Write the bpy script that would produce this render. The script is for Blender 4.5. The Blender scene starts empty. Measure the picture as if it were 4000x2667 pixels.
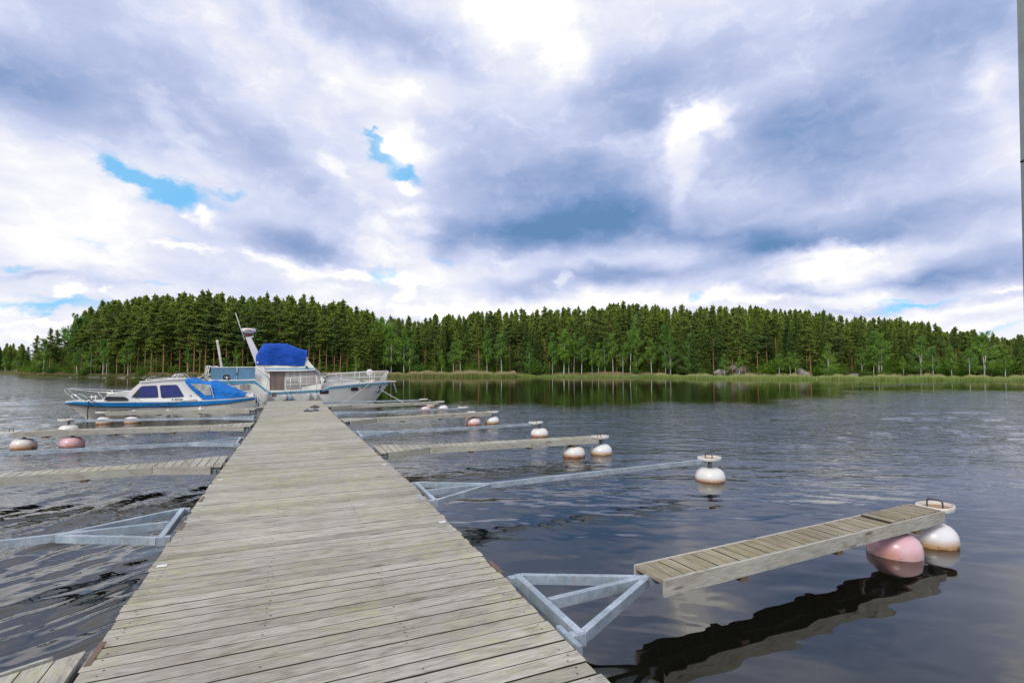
import bpy, math, random
import numpy as np
from mathutils import Vector, Matrix

SC = bpy.context.scene
COL = SC.collection
R = math.radians
# ------------------------------------------------------------------ camera
F = 2000.0                       # focal length in photo pixels (photo 4000 x 2667)
EYE = 2.0                        # eye height above the water, metres
PITCH = math.atan(96.5 / F)
camd = bpy.data.cameras.new('camera')
cam = bpy.data.objects.new('camera', camd)
COL.objects.link(cam)
camd.sensor_width = 36.0
camd.lens = 36.0 * F / 4000.0
camd.clip_start = 0.05
camd.clip_end = 6000
cam.location = (0, 0, EYE)
cam.rotation_euler = (math.pi / 2 + PITCH, 0, 0)
SC.camera = cam
SC.view_settings.view_transform = 'Standard'
SC.view_settings.look = 'None'
SC.view_settings.exposure = 0.0
SC.view_settings.gamma = 1.0
SC.render.film_transparent = False

CP, SP = math.cos(PITCH), math.sin(PITCH)
def ray(px, py):
    """direction of a sight line given in photo pixels"""
    a = (px - 2000.0) / F
    b = (1333.5 - py) / F
    return np.array([a, CP - b * SP, SP + b * CP])
def P(px, py, z=0.0):
    d = ray(px, py)
    t = (z - EYE) / d[2]
    return Vector((d[0] * t, d[1] * t, z))
def azel(px, py):
    d = ray(px, py)
    d = d / np.linalg.norm(d)
    return math.atan2(d[0], d[1]), math.asin(d[2])

# ------------------------------------------------------------------ world: daylight sky with broken cloud
SUN_EL, SUN_AZ = R(40), R(-152)     # azimuth clockwise from the view direction
world = bpy.data.worlds.new('World')
SC.world = world
world.use_nodes = True
wn = world.node_tree
wn.nodes.clear()
def wN(t, **kw):
    n = wn.nodes.new(t)
    for k, v in kw.items():
        setattr(n, k, v)
    return n
def wL(a, b):
    wn.links.new(a, b)
def wmath(op, a, b=None, c=None, clamp=False):
    n = wN('ShaderNodeMath', operation=op, use_clamp=clamp)
    for i, v in enumerate((a, b, c)):
        if v is None: continue
        if hasattr(v, 'is_output') or isinstance(v, bpy.types.NodeSocket):
            wL(v, n.inputs[i])
        else:
            n.inputs[i].default_value = v
    return n.outputs[0]
sky = wN('ShaderNodeTexSky')
sky.sky_type = 'NISHITA'
sky.sun_disc = False
sky.sun_elevation = SUN_EL
sky.sun_rotation = SUN_AZ
sky.altitude = 100
tc = wN('ShaderNodeTexCoord')
DIRV = tc.outputs['Generated']
sep = wN('ShaderNodeSeparateXYZ'); wL(DIRV, sep.inputs[0])
az = wmath('ARCTAN2', sep.outputs[0], sep.outputs[1])
el = wmath('ARCSINE', sep.outputs[2])
# cloud-deck coordinates: features get smaller and flatter towards the horizon
zc = wmath('ADD', wmath('MAXIMUM', sep.outputs[2], 0.0), 0.10)
cu = wmath('DIVIDE', sep.outputs[0], zc)
cv = wmath('DIVIDE', sep.outputs[1], zc)
dome = wN('ShaderNodeCombineXYZ'); wL(cu, dome.inputs[0]); wL(cv, dome.inputs[1])
comb = wN('ShaderNodeCombineXYZ'); wL(az, comb.inputs[0]); wL(el, comb.inputs[1])
def wnoise(vec, scale, detail, rough, off=(0, 0, 0), sc=(1, 1, 1), dist=0.0):
    mp = wN('ShaderNodeMapping'); wL(vec, mp.inputs[0])
    mp.inputs['Location'].default_value = off
    mp.inputs['Scale'].default_value = sc
    n = wN('ShaderNodeTexNoise'); wL(mp.outputs[0], n.inputs['Vector'])
    n.inputs['Scale'].default_value = scale
    n.inputs['Detail'].default_value = detail
    n.inputs['Roughness'].default_value = rough
    n.inputs['Distortion'].default_value = dist
    return n
def vmath(op, a, b):
    n = wN('ShaderNodeVectorMath', operation=op)
    for i, v in enumerate((a, b)):
        if isinstance(v, bpy.types.NodeSocket): wL(v, n.inputs[i])
        else: n.inputs[i].default_value = v
    return n.outputs[0]
# warp: coarse billow + fine cauliflower edge
w1 = wnoise(comb.outputs[0], 7.0, 2.0, 0.5, (3, 1, 0), (1, 1.5, 1))
w2 = wnoise(comb.outputs[0], 30.0, 6.0, 0.62, (7, 2, 0), (1, 1.35, 1))
wa = vmath('MULTIPLY', vmath('SUBTRACT', w1.outputs['Color'], (.5, .5, .5)), (0.13, 0.075, 0))
wb = vmath('MULTIPLY', vmath('SUBTRACT', w2.outputs['Color'], (.5, .5, .5)), (0.060, 0.045, 0))
soft = vmath('ADD', comb.outputs[0], wa)
crisp = vmath('ADD', soft, wb)
w2s = vmath('MULTIPLY', wb, (0.35, 0.35, 0))
soft = vmath('ADD', soft, w2s)
def split(v):
    q = wN('ShaderNodeSeparateXYZ'); wL(v, q.inputs[0]); return q.outputs[0], q.outputs[1]
crisp_v = crisp
soft = split(soft); crisp = split(crisp)

def blob(acc, vec, px, py, rx, ry, rot, wgt, edge=1.0):
    """elliptical patch of sky; radii in degrees-like units taken from the photo"""
    a0, e0 = azel(px, py)
    a1, _ = azel(px + rx, py); a2, _ = azel(px - rx, py)
    _, e1 = azel(px, py - ry); _, e2 = azel(px, py + ry)
    # the running sum rides along in z (scaled away) so the patches are evaluated one after another
    cz = wN('ShaderNodeCombineXYZ'); wL(vec[0], cz.inputs[0]); wL(vec[1], cz.inputs[1])
    if acc is not None: wL(acc, cz.inputs[2])
    ot = 1.0 + 0.9 * edge; it = max(0.0, 1.0 - 0.9 * edge)
    gr = wN('ShaderNodeTexGradient', gradient_type='SPHERICAL')
    tm = gr.texture_mapping; tm.vector_type = 'TEXTURE'
    tm.translation = (a0, e0, 0); tm.rotation = (0, 0, R(rot)); tm.scale = (abs(a1 - a2) / 2 * ot, abs(e1 - e2) / 2 * ot, 1e7)
    wL(cz.outputs[0], gr.inputs[0])
    mr = wN('ShaderNodeMapRange', interpolation_type='SMOOTHSTEP')
    wL(gr.outputs['Fac'], mr.inputs['Value'])
    mr.inputs['From Min'].default_value = 0.0
    mr.inputs['From Max'].default_value = 1.0 - it / ot
    mr.inputs['To Min'].default_value = 0.0
    mr.inputs['To Max'].default_value = wgt
    if acc is None: return mr.outputs[0]
    return wmath('ADD', acc, mr.outputs[0])
# px, py, rx, ry, rotation, weight, edge softness
DARK = [
 (40, 330, 330, 130, 0, .78, .9), (250, 150, 420, 190, -15, .32, 1), (520, 250, 420, 130, -35, .30, 1), (860, 380, 330, 120, -38, .34, 1),
 (1130, 650, 260, 70, -30, .32, .9), (700, 560, 380, 80, -12, .25, 1), (1500, 110, 360, 95, -12, .62, .9), (1250, 60, 250, 60, -20, .3, 1),
 (1180, 230, 260, 90, -35, .25, 1),
 (2240, 905, 450, 75, 2, 1.0, .8), (2050, 780, 300, 120, 0, .48, .9), (2380, 780, 260, 140, 0, .42, .9), (1850, 560, 170, 260, 0, .22, 1),
 (2280, 640, 380, 190, 0, .34, 1), (2440, 360, 170, 130, 0, .55, .9), (2700, 930, 150, 40, 0, .5, .9),
 (1200, 965, 190, 55, -4, .85, .8), (1150, 850, 330, 90, 0, .34, 1), (1750, 950, 100, 60, 0, .3, .8),
 (2380, 1095, 240, 38, 0, .9, .7), (2030, 1140, 170, 35, -8, .62, .8), (2250, 1040, 330, 50, 0, .3, 1), (1750, 1000, 60, 30, 0, .3, .6),
 (3330, 905, 420, 62, 3, .82, .85), (2900, 960, 190, 90, 0, .55, .9), (3150, 760, 330, 120, -8, .45, 1), (3050, 500, 250, 110, 10, .55, .95),
 (3350, 600, 380, 110, -14, .42, 1), (3500, 330, 420, 220, 20, .50, 1), (3000, 180, 430, 170, 10, .38, 1), (3800, 60, 330, 130, 0, .42, 1),
 (3800, 1030, 330, 60, 8, .80, .8), (3560, 1090, 130, 35, 0, .42, .9), (3000, 1010, 130, 60, -15, .5, .9), (3130, 1140, 200, 32, -10, .45, .8),
 (3780, 800, 260, 140, 0, .35, 1), (2700, 250, 190, 90, 0, .30, 1), (3900, 1150, 180, 18, 0, .3, .8), (3350, 1195, 220, 18, 0, .28, .8),
 (130, 1068, 90, 14, 0, .35, .8), (420, 1110, 200, 14, -4, .18, .9), (1500, 1120, 180, 30, -8, .2, 1), (2750, 1080, 150, 30, 0, .3, .9),
]
WHITE = [
 (2060, 40, 190, 80, 0, 1.5, .7), (2190, 210, 110, 90, -25, 1.0, .8), (1950, 130, 90, 120, 0, .6, .9), (660, 470, 170, 45, -40, .8, .9),
 (1080, 110, 130, 45, -55, .55, .9), (1260, 260, 170, 55, -45, .5, 1), (1400, 330, 170, 130, 0, .5, 1), (830, 470, 60, 25, -25, .4, .8), (1550, 600, 90, 90, 0, .4, .9),
 (2690, 450, 140, 65, 10, 1.7, .45), (2660, 560, 60, 150, 8, 1.1, .5), (2680, 800, 45, 110, -8, .55, .7), (2800, 500, 90, 40, -30, .9, .5),
 (2480, 560, 100, 50, 10, .5, .8), (200, 700, 330, 60, -22, .34, .9), (100, 850, 330, 70, -12, .45, 1), (500, 880, 300, 60, -14, .35, 1), (150, 960, 300, 40, -5, .4, 1),
 (780, 845, 70, 30, -30, 1.1, .6), (740, 985, 120, 14, -5, .9, .6), (260, 1145, 70, 24, -8, 1.2, .35), (430, 1135, 20, 10, 0, 1, .5), (320, 1020, 260, 30, 0, .4, 1),
 (1290, 640, 60, 30, -30, .7, .6), (1560, 570, 100, 55, -15, .8, .6), (1610, 735, 60, 20, 0, 1.1, .5), (1600, 830, 70, 25, 10, .9, .6), (1480, 910, 70, 30, 0, .8, .6), (1650, 900, 60, 30, 0, .8, .6),
 (1120, 1040, 130, 30, -14, .9, .6), (1300, 1060, 110, 30, -6, 1.0, .6), (1400, 1085, 70, 22, 0, 1.0, .5), (1550, 1090, 80, 30, 0, .9, .6), (1430, 970, 70, 26, 0, .8, .6), (1690, 1225, 130, 22, 0, 1.1, .6),
 (1450, 1010, 90, 20, 0, .7, .6), (1580, 1140, 50, 25, -30, .8, .6), (960, 1000, 60, 12, 0, .6, .6),
 (3240, 985, 200, 36, 4, 1.5, .55), (3250, 1040, 260, 36, -6, .9, .8), (3120, 1085, 140, 28, 10, .9, .6), (3420, 975, 60, 25, 0, .9, .6), (2180, 1110, 28, 30, 20, 1.2, .4), (2100, 1195, 300, 30, 0, .8, .8),
 (2600, 1180, 200, 20, 0, .6, .8), (2900, 1190, 180, 18, 0, .8, .6), (2850, 1150, 60, 20, 10, .7, .6), (3300, 1165, 150, 26, 0, 1.2, .5), (3650, 1210, 330, 30, 3, .9, .9), (3500, 1120, 170, 20, 0, .6, .8), (3930, 1110, 100, 12, 0, .7, .8),
 (3940, 220, 90, 120, -15, .75, .9), (3880, 470, 90, 160, 0, .35, 1), (120, 1262, 160, 12, 0, 1.1, .6), (180, 1245, 40, 12, 0, 1.0, .5), (60, 1310, 160, 22, 0, .6, .8), (640, 1160, 300, 25, 0, .5, .9),
 (3650, 1290, 300, 24, 4, .7, 1), (2450, 970, 200, 30, 0, .25, 1), (2000, 1010, 160, 22, 0, .5, .9),
]
GAP = [
 (560, 705, 160, 52, -30, 1.6, .35), (740, 765, 170, 38, -8, 1.6, .4), (470, 655, 60, 20, -30, 1.0, .6), (900, 752, 60, 12, -5, 1.0, .5), (660, 730, 60, 40, -20, 1.2, .5),
 (1520, 640, 85, 42, -28, 1.9, .35), (1480, 575, 24, 34, 20, 1.5, .4), (1640, 690, 50, 20, -30, 1.6, .4), (1445, 530, 30, 8, -20, 1.0, .6), (1570, 690, 50, 20, 10, 1.4, .4),
 (1480, 1080, 44, 30, -30, 1.3, .4), (1760, 1025, 40, 10, 0, 1.0, .5), (30, 1022, 70, 14, -8, 1.1, .7), (360, 945, 90, 10, -6, .8, .8), (700, 945, 80, 7, -3, .8, .8), (350, 1070, 110, 10, -4, .6, .9),
 (600, 1108, 70, 8, 0, .9, .7), (190, 1160, 150, 12, -5, .9, .8), (280, 1205, 250, 16, 3, 1.0, .8), (90, 1190, 160, 14, 0, .7, .9), (480, 1170, 60, 10, 0, .5, .9), (870, 1085, 60, 8, 0, .4, .9), (3510, 1172, 120, 22, -4, 1.1, .6), (3620, 1160, 110, 7, 4, 1.0, .6), (3470, 1145, 60, 7, 0, .8, .7),
 (2735, 1172, 50, 16, 18, 1.1, .5), (2830, 1052, 24, 12, 0, .7, .7), (3950, 1305, 90, 14, 8, 1.0, .6), (1690, 1020, 20, 10, 0, .6, .8),
]
dk = wh = gp = None
acc = 0.0
def fixed(a):
    q = wmath('MULTIPLY', a, 1.0); return q
for b in DARK: dk = blob(dk, soft, b[0], b[1], b[2] * 1.08, b[3] * 1.12, b[4], b[5], min(1.0, b[6] + .12))
acc = dk
for b in WHITE: acc = blob(acc, crisp, b[0], b[1], b[2], b[3], b[4], b[5] * .82, min(1.0, b[6] + .22))
wh = wmath('SUBTRACT', acc, dk)
acc2 = acc
for b in GAP: acc = blob(acc, crisp, b[0], b[1], b[2] * 1.25, b[3] * 1.4, b[4], b[5] * (.85 if b[5] >= 1.4 else 1.3), 1.0)
gp = wmath('SUBTRACT', acc, acc2)
# general cloud texture everywhere (also behind the camera)
t1 = wnoise(dome.outputs[0], 0.55, 7.0, 0.55, (5.3, 2.2, 0), (1, 1, 1), 0.4)
t2 = wnoise(comb.outputs[0], 9.0, 8.0, 0.6, (1, 9, 0), (1, 2.2, 1), 0.3)
t3 = wnoise(comb.outputs[0], 3.2, 5.0, 0.55, (4, 4, 0), (1, 1.8, 1), 0.5)
tt = wmath('ADD', wmath('MULTIPLY', wmath('SUBTRACT', t1.outputs[0], .5), 0.75), wmath('MULTIPLY', wmath('SUBTRACT', t2.outputs[0], .5), 0.55))
tt = wmath('ADD', tt, wmath('MULTIPLY', wmath('SUBTRACT', t3.outputs[0], .5), 0.5))
# shade value: 0 white .. 1 slate
shade = wmath('SUBTRACT', wmath('ADD', 0.27, wmath('MULTIPLY', dk, 0.50)), wmath('MULTIPLY', wh, 0.28))
t4 = wnoise(crisp_v, 16.0, 7.0, 0.62, (2, 5, 0), (1, 1.6, 1), 0.2)
tt = wmath('ADD', tt, wmath('MULTIPLY', wmath('SUBTRACT', t4.outputs[0], .5), 0.40))
bil = wmath('ABSOLUTE', wmath('SUBTRACT', t4.outputs[0], .5))
tt = wmath('ADD', tt, wmath('MULTIPLY', wmath('SUBTRACT', 0.09, bil), 0.4))
shade = wmath('ADD', shade, wmath('MULTIPLY', tt, 0.60))
# paler band near the horizon
hz = wN('ShaderNodeMapRange', interpolation_type='SMOOTHSTEP'); wL(el, hz.inputs[0])
hz.inputs['From Min'].default_value = 0.0; hz.inputs['From Max'].default_value = 0.20
hz.inputs['To Min'].default_value = 0.04; hz.inputs['To Max'].default_value = 0.0
shade = wmath('SUBTRACT', shade, hz.outputs[0])
ramp = wN('ShaderNodeValToRGB'); wL(shade, ramp.inputs[0])
def lin(r, g, b):
    f = lambda c: (c / 255 / 12.92) if c / 255 <= .04045 else ((c / 255 + .055) / 1.055) ** 2.4
    return (f(r), f(g), f(b), 1)
cr = ramp.color_ramp
cr.elements[0].position = 0.0; cr.elements[0].color = (1.35, 1.33, 1.32, 1)
cr.elements[1].position = 1.0; cr.elements[1].color = lin(102, 140, 186)
for p_, c_ in ((0.12, (1.0, 1.0, 1.02, 1)), (0.24, lin(236, 238, 250)), (0.38, lin(214, 221, 246)), (0.54, lin(189, 200, 233)), (0.70, lin(162, 179, 218)), (0.86, lin(130, 158, 203))):
    e_ = cr.elements.new(p_); e_.color = c_
# open blue sky
skm = wN('ShaderNodeMix', data_type='RGBA', blend_type='MULTIPLY'); skm.inputs[0].default_value = 1.0
wL(sky.outputs[0], skm.inputs[6]); skm.inputs[7].default_value = (0.10, 0.26, 0.30, 1)
gpn = wmath('ADD', gp, wmath('MULTIPLY', wmath('SUBTRACT', w2.outputs[0], .5), .8))
gpn = wmath('ADD', gpn, wmath('MULTIPLY', wmath('SUBTRACT', t4.outputs[0], .5), 1.2))
gm = wN('ShaderNodeMapRange', interpolation_type='SMOOTHSTEP'); wL(gpn, gm.inputs[0])
gm.inputs['From Min'].default_value = 0.35; gm.inputs['From Max'].default_value = 2.5
gm.inputs['To Min'].default_value = 0.0; gm.inputs['To Max'].default_value = 0.88
wh_cut = wmath('SUBTRACT', gm.outputs[0], wmath('MULTIPLY', wmath('MINIMUM', wh, 1.0), 0.25), clamp=True)
skmix = wN('ShaderNodeMix', data_type='RGBA'); wL(wh_cut, skmix.inputs[0])
sk2 = wN('ShaderNodeMix', data_type='RGBA'); sk2.inputs[0].default_value = 0.85
wL(skm.outputs[2], sk2.inputs[6]); sk2.inputs[7].default_value = lin(104, 188, 240)
wL(ramp.outputs[0], skmix.inputs[6]); wL(sk2.outputs[2], skmix.inputs[7])
# overhead, beyond the picture: plain grey cloud
zm = wN('ShaderNodeMapRange', interpolation_type='SMOOTHSTEP'); wL(el, zm.inputs[0])
zm.inputs['From Min'].default_value = 0.64; zm.inputs['From Max'].default_value = 0.95
zm.inputs['To Min'].default_value = 0.0; zm.inputs['To Max'].default_value = 0.6
skz = wN('ShaderNodeMix', data_type='RGBA'); wL(zm.outputs[0], skz.inputs[0]); wL(skmix.outputs[2], skz.inputs[6]); skz.inputs[7].default_value = (.52, .54, .58, 1)
skmix = skz
bgc = wN('ShaderNodeBackground'); bgc.inputs[1].default_value = 1.0
wL(skmix.outputs[2], bgc.inputs[0])
wo = wN('ShaderNodeOutputWorld'); wL(bgc.outputs[0], wo.inputs[0])
world.cycles.sampling_method = 'MANUAL'
world.cycles.sample_map_resolution = 512

# sun: veiled by thin cloud, so broad and weak
sl = bpy.data.lights.new('sun', 'SUN')
sl.energy = 2.3; sl.angle = R(18); sl.color = (1.0, .95, .88)
sun = bpy.data.objects.new('sun', sl); COL.objects.link(sun)
sv = Vector((math.sin(SUN_AZ) * math.cos(SUN_EL), math.cos(SUN_AZ) * math.cos(SUN_EL), math.sin(SUN_EL)))
sun.rotation_euler = sv.to_track_quat('Z', 'Y').to_euler()

# ------------------------------------------------------------------ helpers
def link(o, parent=None):
    COL.objects.link(o)
    if parent is not None: o.parent = parent
    return o
def tag(o, label=None, cat=None, group=None, kind=None):
    if label: o['label'] = label
    if cat: o['category'] = cat
    if group: o['group'] = group
    if kind: o['kind'] = kind
    return o
def thing(name, loc, rz, label, cat, group=None):
    o = bpy.data.objects.new(name, None)
    o.empty_display_size = .2
    o.location = loc; o.rotation_euler = (0, 0, rz)
    COL.objects.link(o)
    return tag(o, label, cat, group)

class MB:
    def __init__(s):
        s.v = []; s.f = []; s.m = []; s.sm = []
    def add(s, vs, fs, mi=0, smooth=False):
        b = len(s.v)
        s.v.extend([tuple(map(float, q)) for q in vs])
        for f in fs:
            s.f.append(tuple(b + i for i in f)); s.m.append(mi); s.sm.append(smooth)
        return s
    def box(s, x0, x1, y0, y1, z0, z1, mi=0):
        return s.hexa([(x0, y0), (x1, y0), (x1, y1), (x0, y1)], z0, z1, mi)
    def hexa(s, q, z0, z1, mi=0):
        n = len(q)
        vs = [(a, b, z0) for a, b in q] + [(a, b, z1) for a, b in q]
        fs = [tuple(range(n))[::-1], tuple(range(n, 2 * n))]
        fs += [(i, (i + 1) % n, n + (i + 1) % n, n + i) for i in range(n)]
        return s.add(vs, fs, mi)
    def beam(s, a, b, w, h, mi=0, up=(0, 0, 1)):
        """box bar from a to b; w across, h along up"""
        a = Vector(a); b = Vector(b); d = (b - a).normalized(); u = Vector(up)
        sd = d.cross(u)
        if sd.length < 1e-4: sd = d.cross(Vector((1, 0, 0)))
        sd.normalize(); u = sd.cross(d).normalized()
        vs = []
        for p in (a, b):
            for i, j in ((-1, -1), (1, -1), (1, 1), (-1, 1)):
                vs.append(p + sd * (i * w / 2) + u * (j * h / 2))
        return s.add(vs, [(0, 1, 2, 3)[::-1], (4, 5, 6, 7), (0, 1, 5, 4), (1, 2, 6, 5), (2, 3, 7, 6), (3, 0, 4, 7)], mi)
    def tube(s, pts, r, n=8, mi=0, caps=True):
        pts = [Vector(p) for p in pts]
        k = len(pts)
        rr = r if hasattr(r, '__len__') else [r] * k
        vs = []; ref = None
        for i, p in enumerate(pts):
            d = (pts[min(i + 1, k - 1)] - pts[max(i - 1, 0)])
            if d.length < 1e-9: d = Vector((0, 0, 1))
            d.normalize()
            if ref is None:
                ref = Vector((0, 0, 1)) if abs(d.z) < .9 else Vector((1, 0, 0))
            sd = d.cross(ref).normalized(); u = sd.cross(d).normalized(); ref = u
            for j in range(n):
                t = 2 * math.pi * j / n
                vs.append(p + (sd * math.cos(t) + u * math.sin(t)) * rr[i])
        fs = [(i * n + j, i * n + (j + 1) % n, (i + 1) * n + (j + 1) % n, (i + 1) * n + j) for i in range(k - 1) for j in range(n)]
        s.add(vs, fs, mi, True)
        if caps:
            b = len(s.v) - k * n
            s.f.append(tuple(b + j for j in range(n))[::-1]); s.m.append(mi); s.sm.append(False)
            s.f.append(tuple(b + (k - 1) * n + j for j in range(n))); s.m.append(mi); s.sm.append(False)
        return s
    def lathe(s, prof, c=(0, 0, 0), n=32, mi=0, mis=None, sx=1, sy=1, axis='Z'):
        vs = []
        for r, z in prof:
            for j in range(n):
                t = 2 * math.pi * j / n
                x, y = r * math.cos(t) * sx, r * math.sin(t) * sy
                if axis == 'Z': vs.append((c[0] + x, c[1] + y, c[2] + z))
                elif axis == 'Y': vs.append((c[0] + x, c[1] + z, c[2] + y))
                else: vs.append((c[0] + z, c[1] + x, c[2] + y))
        b = len(s.v); s.v.extend(vs)
        for i in range(len(prof) - 1):
            for j in range(n):
                s.f.append((b + i * n + j, b + i * n + (j + 1) % n, b + (i + 1) * n + (j + 1) % n, b + (i + 1) * n + j))
                s.m.append(mis[i] if mis else mi); s.sm.append(True)
        return s
    def prism(s, poly, yf0, yf1, mi=0):
        """poly in (x,z); y from yf0 to yf1 (numbers or functions of (x,z))"""
        g0 = yf0 if callable(yf0) else (lambda x, z: yf0)
        g1 = yf1 if callable(yf1) else (lambda x, z: yf1)
        n = len(poly)
        vs = [(x, g0(x, z), z) for x, z in poly] + [(x, g1(x, z), z) for x, z in poly]
        fs = [tuple(range(n)), tuple(range(n, 2 * n))[::-1]]
        fs += [(i, n + i, n + (i + 1) % n, (i + 1) % n) for i in range(n)]
        return s.add(vs, fs, mi)
    def grid(s, pts, mi=0, smooth=True, closed=False):
        """pts[i][j] -> quads"""
        a = len(pts); b = len(pts[0])
        vs = [p for row in pts for p in row]
        fs = []
        for i in range(a - 1):
            for j in range(b - 1 + (1 if closed else 0)):
                fs.append((i * b + j, i * b + (j + 1) % b, (i + 1) * b + (j + 1) % b, (i + 1) * b + j))
        return s.add(vs, fs, mi, smooth)
    def build(s, name, mats, parent=None, recalc=True):
        me = bpy.data.meshes.new(name)
        me.from_pydata(s.v, [], s.f)
        if not isinstance(mats, (list, tuple)): mats = [mats]
        for m_ in mats: me.materials.append(m_)
        me.polygons.foreach_set('material_index', s.m)
        me.polygons.foreach_set('use_smooth', s.sm)
        if recalc:
            import bmesh
            bm = bmesh.new(); bm.from_mesh(me)
            bmesh.ops.recalc_face_normals(bm, faces=bm.faces)
            bm.to_mesh(me); bm.free()
        me.update()
        o = bpy.data.objects.new(name, me)
        return link(o, parent)

def round_poly(pts, r, n=5):
    out = []; k = len(pts)
    for i in range(k):
        p0 = np.array(pts[i - 1], float); p = np.array(pts[i], float); p1 = np.array(pts[(i + 1) % k], float)
        a = p0 - p; b = p1 - p
        ra = min(r, .45 * np.linalg.norm(a)); rb = min(r, .45 * np.linalg.norm(b))
        a = p + a / np.linalg.norm(a) * ra; b = p + b / np.linalg.norm(b) * rb
        for t in np.linspace(0, 1, n):
            out.append(tuple((1 - t) ** 2 * a + 2 * t * (1 - t) * p + t * t * b))
    return out
def bez(pts, n=8):
    """Catmull-Rom through points"""
    pts = [Vector(p) for p in pts]; out = []
    for i in range(len(pts) - 1):
        p0 = pts[max(i - 1, 0)]; p1 = pts[i]; p2 = pts[i + 1]; p3 = pts[min(i + 2, len(pts) - 1)]
        for j in range(n):
            t = j / n
            out.append(.5 * ((2 * p1) + (p2 - p0) * t + (2 * p0 - 5 * p1 + 4 * p2 - p3) * t * t + (-p0 + 3 * p1 - 3 * p2 + p3) * t ** 3))
    out.append(pts[-1]); return out
def text_obj(name, body, size, mat, parent, M4, shear=0.0, sx=1.0, depth=.002):
    cu_ = bpy.data.curves.new(name, 'FONT'); cu_.body = body; cu_.size = size; cu_.shear = shear
    cu_.extrude = depth; cu_.align_x = 'CENTER'; cu_.align_y = 'CENTER'; cu_.offset = size * .012
    t = bpy.data.objects.new(name, cu_); COL.objects.link(t)
    dg = bpy.context.evaluated_depsgraph_get()
    me = bpy.data.meshes.new_from_object(t.evaluated_get(dg))
    bpy.data.objects.remove(t)
    me.transform(M4 @ Matrix.Diagonal((sx, 1, 1, 1)))
    me.materials.clear(); me.materials.append(mat)
    o = bpy.data.objects.new(name, me)
    return link(o, parent)

# ------------------------------------------------------------------ materials
class MT:
    def __init__(s, name):
        s.m = bpy.data.materials.new(name); s.m.use_nodes = True
        s.t = s.m.node_tree; s.b = s.t.nodes['Principled BSDF']; s.out = s.t.nodes['Material Output']
    def n(s, t, **kw):
        q = s.t.nodes.new(t)
        for k, v in kw.items(): setattr(q, k, v)
        return q
    def l(s, a, b): s.t.links.new(a, b); return s
    def mth(s, op, a, b=None, clamp=False):
        q = s.n('ShaderNodeMath', operation=op, use_clamp=clamp)
        for i, v in enumerate((a, b)):
            if v is None: continue
            if isinstance(v, bpy.types.NodeSocket): s.l(v, q.inputs[i])
            else: q.inputs[i].default_value = v
        return q.outputs[0]
    def obj(s): return s.n('ShaderNodeTexCoord').outputs['Object']
    def map(s, vec, loc=(0, 0, 0), sc=(1, 1, 1), rot=(0, 0, 0)):
        q = s.n('ShaderNodeMapping'); s.l(vec, q.inputs[0])
        q.inputs['Location'].default_value = loc; q.inputs['Scale'].default_value = sc; q.inputs['Rotation'].default_value = rot
        return q.outputs[0]
    def noise(s, vec, scale=5, detail=3, rough=.5, dist=0, col=False):
        q = s.n('ShaderNodeTexNoise')
        if vec is not None: s.l(vec, q.inputs['Vector'])
        q.inputs['Scale'].default_value = scale; q.inputs['Detail'].default_value = detail
        q.inputs['Roughness'].default_value = rough; q.inputs['Distortion'].default_value = dist
        return q.outputs['Color' if col else 'Fac']
    def ramp(s, fac, stops, interp='LINEAR'):
        q = s.n('ShaderNodeValToRGB'); s.l(fac, q.inputs[0]); r = q.color_ramp; r.interpolation = interp
        def c4(c): return (c, c, c, 1) if not hasattr(c, '__len__') else (tuple(c) + (1,))[:4]
        r.elements[0].position = stops[0][0]; r.elements[0].color = c4(stops[0][1])
        r.elements[1].position = stops[-1][0]; r.elements[1].color = c4(stops[-1][1])
        for p_, c_ in stops[1:-1]:
            e = r.elements.new(p_); e.color = c4(c_)
        return q.outputs[0]
    def mix(s, fac, a, b, blend='MIX'):
        q = s.n('ShaderNodeMix', data_type='RGBA', blend_type=blend)
        for i, v in ((0, fac), (6, a), (7, b)):
            if isinstance(v, bpy.types.NodeSocket): s.l(v, q.inputs[i])
            elif hasattr(v, '__len__'): q.inputs[i].default_value = (tuple(v) + (1,))[:4]
            else: q.inputs[i].default_value = v if i == 0 else (v, v, v, 1)
        return q.outputs[2]
    def bump(s, h, strength=.3, dist=.01):
        q = s.n('ShaderNodeBump'); s.l(h, q.inputs['Height'])
        q.inputs['Strength'].default_value = strength; q.inputs['Distance'].default_value = dist
        s.l(q.outputs[0], s.b.inputs['Normal']); return s
    def col(s, c):
        if isinstance(c, bpy.types.NodeSocket): s.l(c, s.b.inputs['Base Color'])
        else: s.b.inputs['Base Color'].default_value = (tuple(c) + (1,))[:4]
        return s
    def rough(s, r):
        if isinstance(r, bpy.types.NodeSocket): s.l(r, s.b.inputs['Roughness'])
        else: s.b.inputs['Roughness'].default_value = r
        return s
    def spec(s, v): s.b.inputs['Specular IOR Level'].default_value = v; return s

def plain(name, c, r=.5, metal=0, var=.12, scale=6, spec=.5, dirt=None):
    m = MT(name)
    nz = m.noise(m.obj(), scale, 4, .6)
    c0 = tuple(max(0, x * (1 - var)) for x in c); c1 = tuple(min(1, x * (1 + var)) for x in c)
    q = m.ramp(nz, [(.3, c0), (.7, c1)])
    if dirt:
        d = m.noise(m.map(m.obj(), sc=(1, 1, .35)), scale * 1.7, 5, .65)
        q = m.mix(m.ramp(d, [(.50, 0.0), (.72, .6)]), q, dirt)
    m.col(q).rough(r).spec(spec); m.b.inputs['Metallic'].default_value = metal
    return m.m

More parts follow.
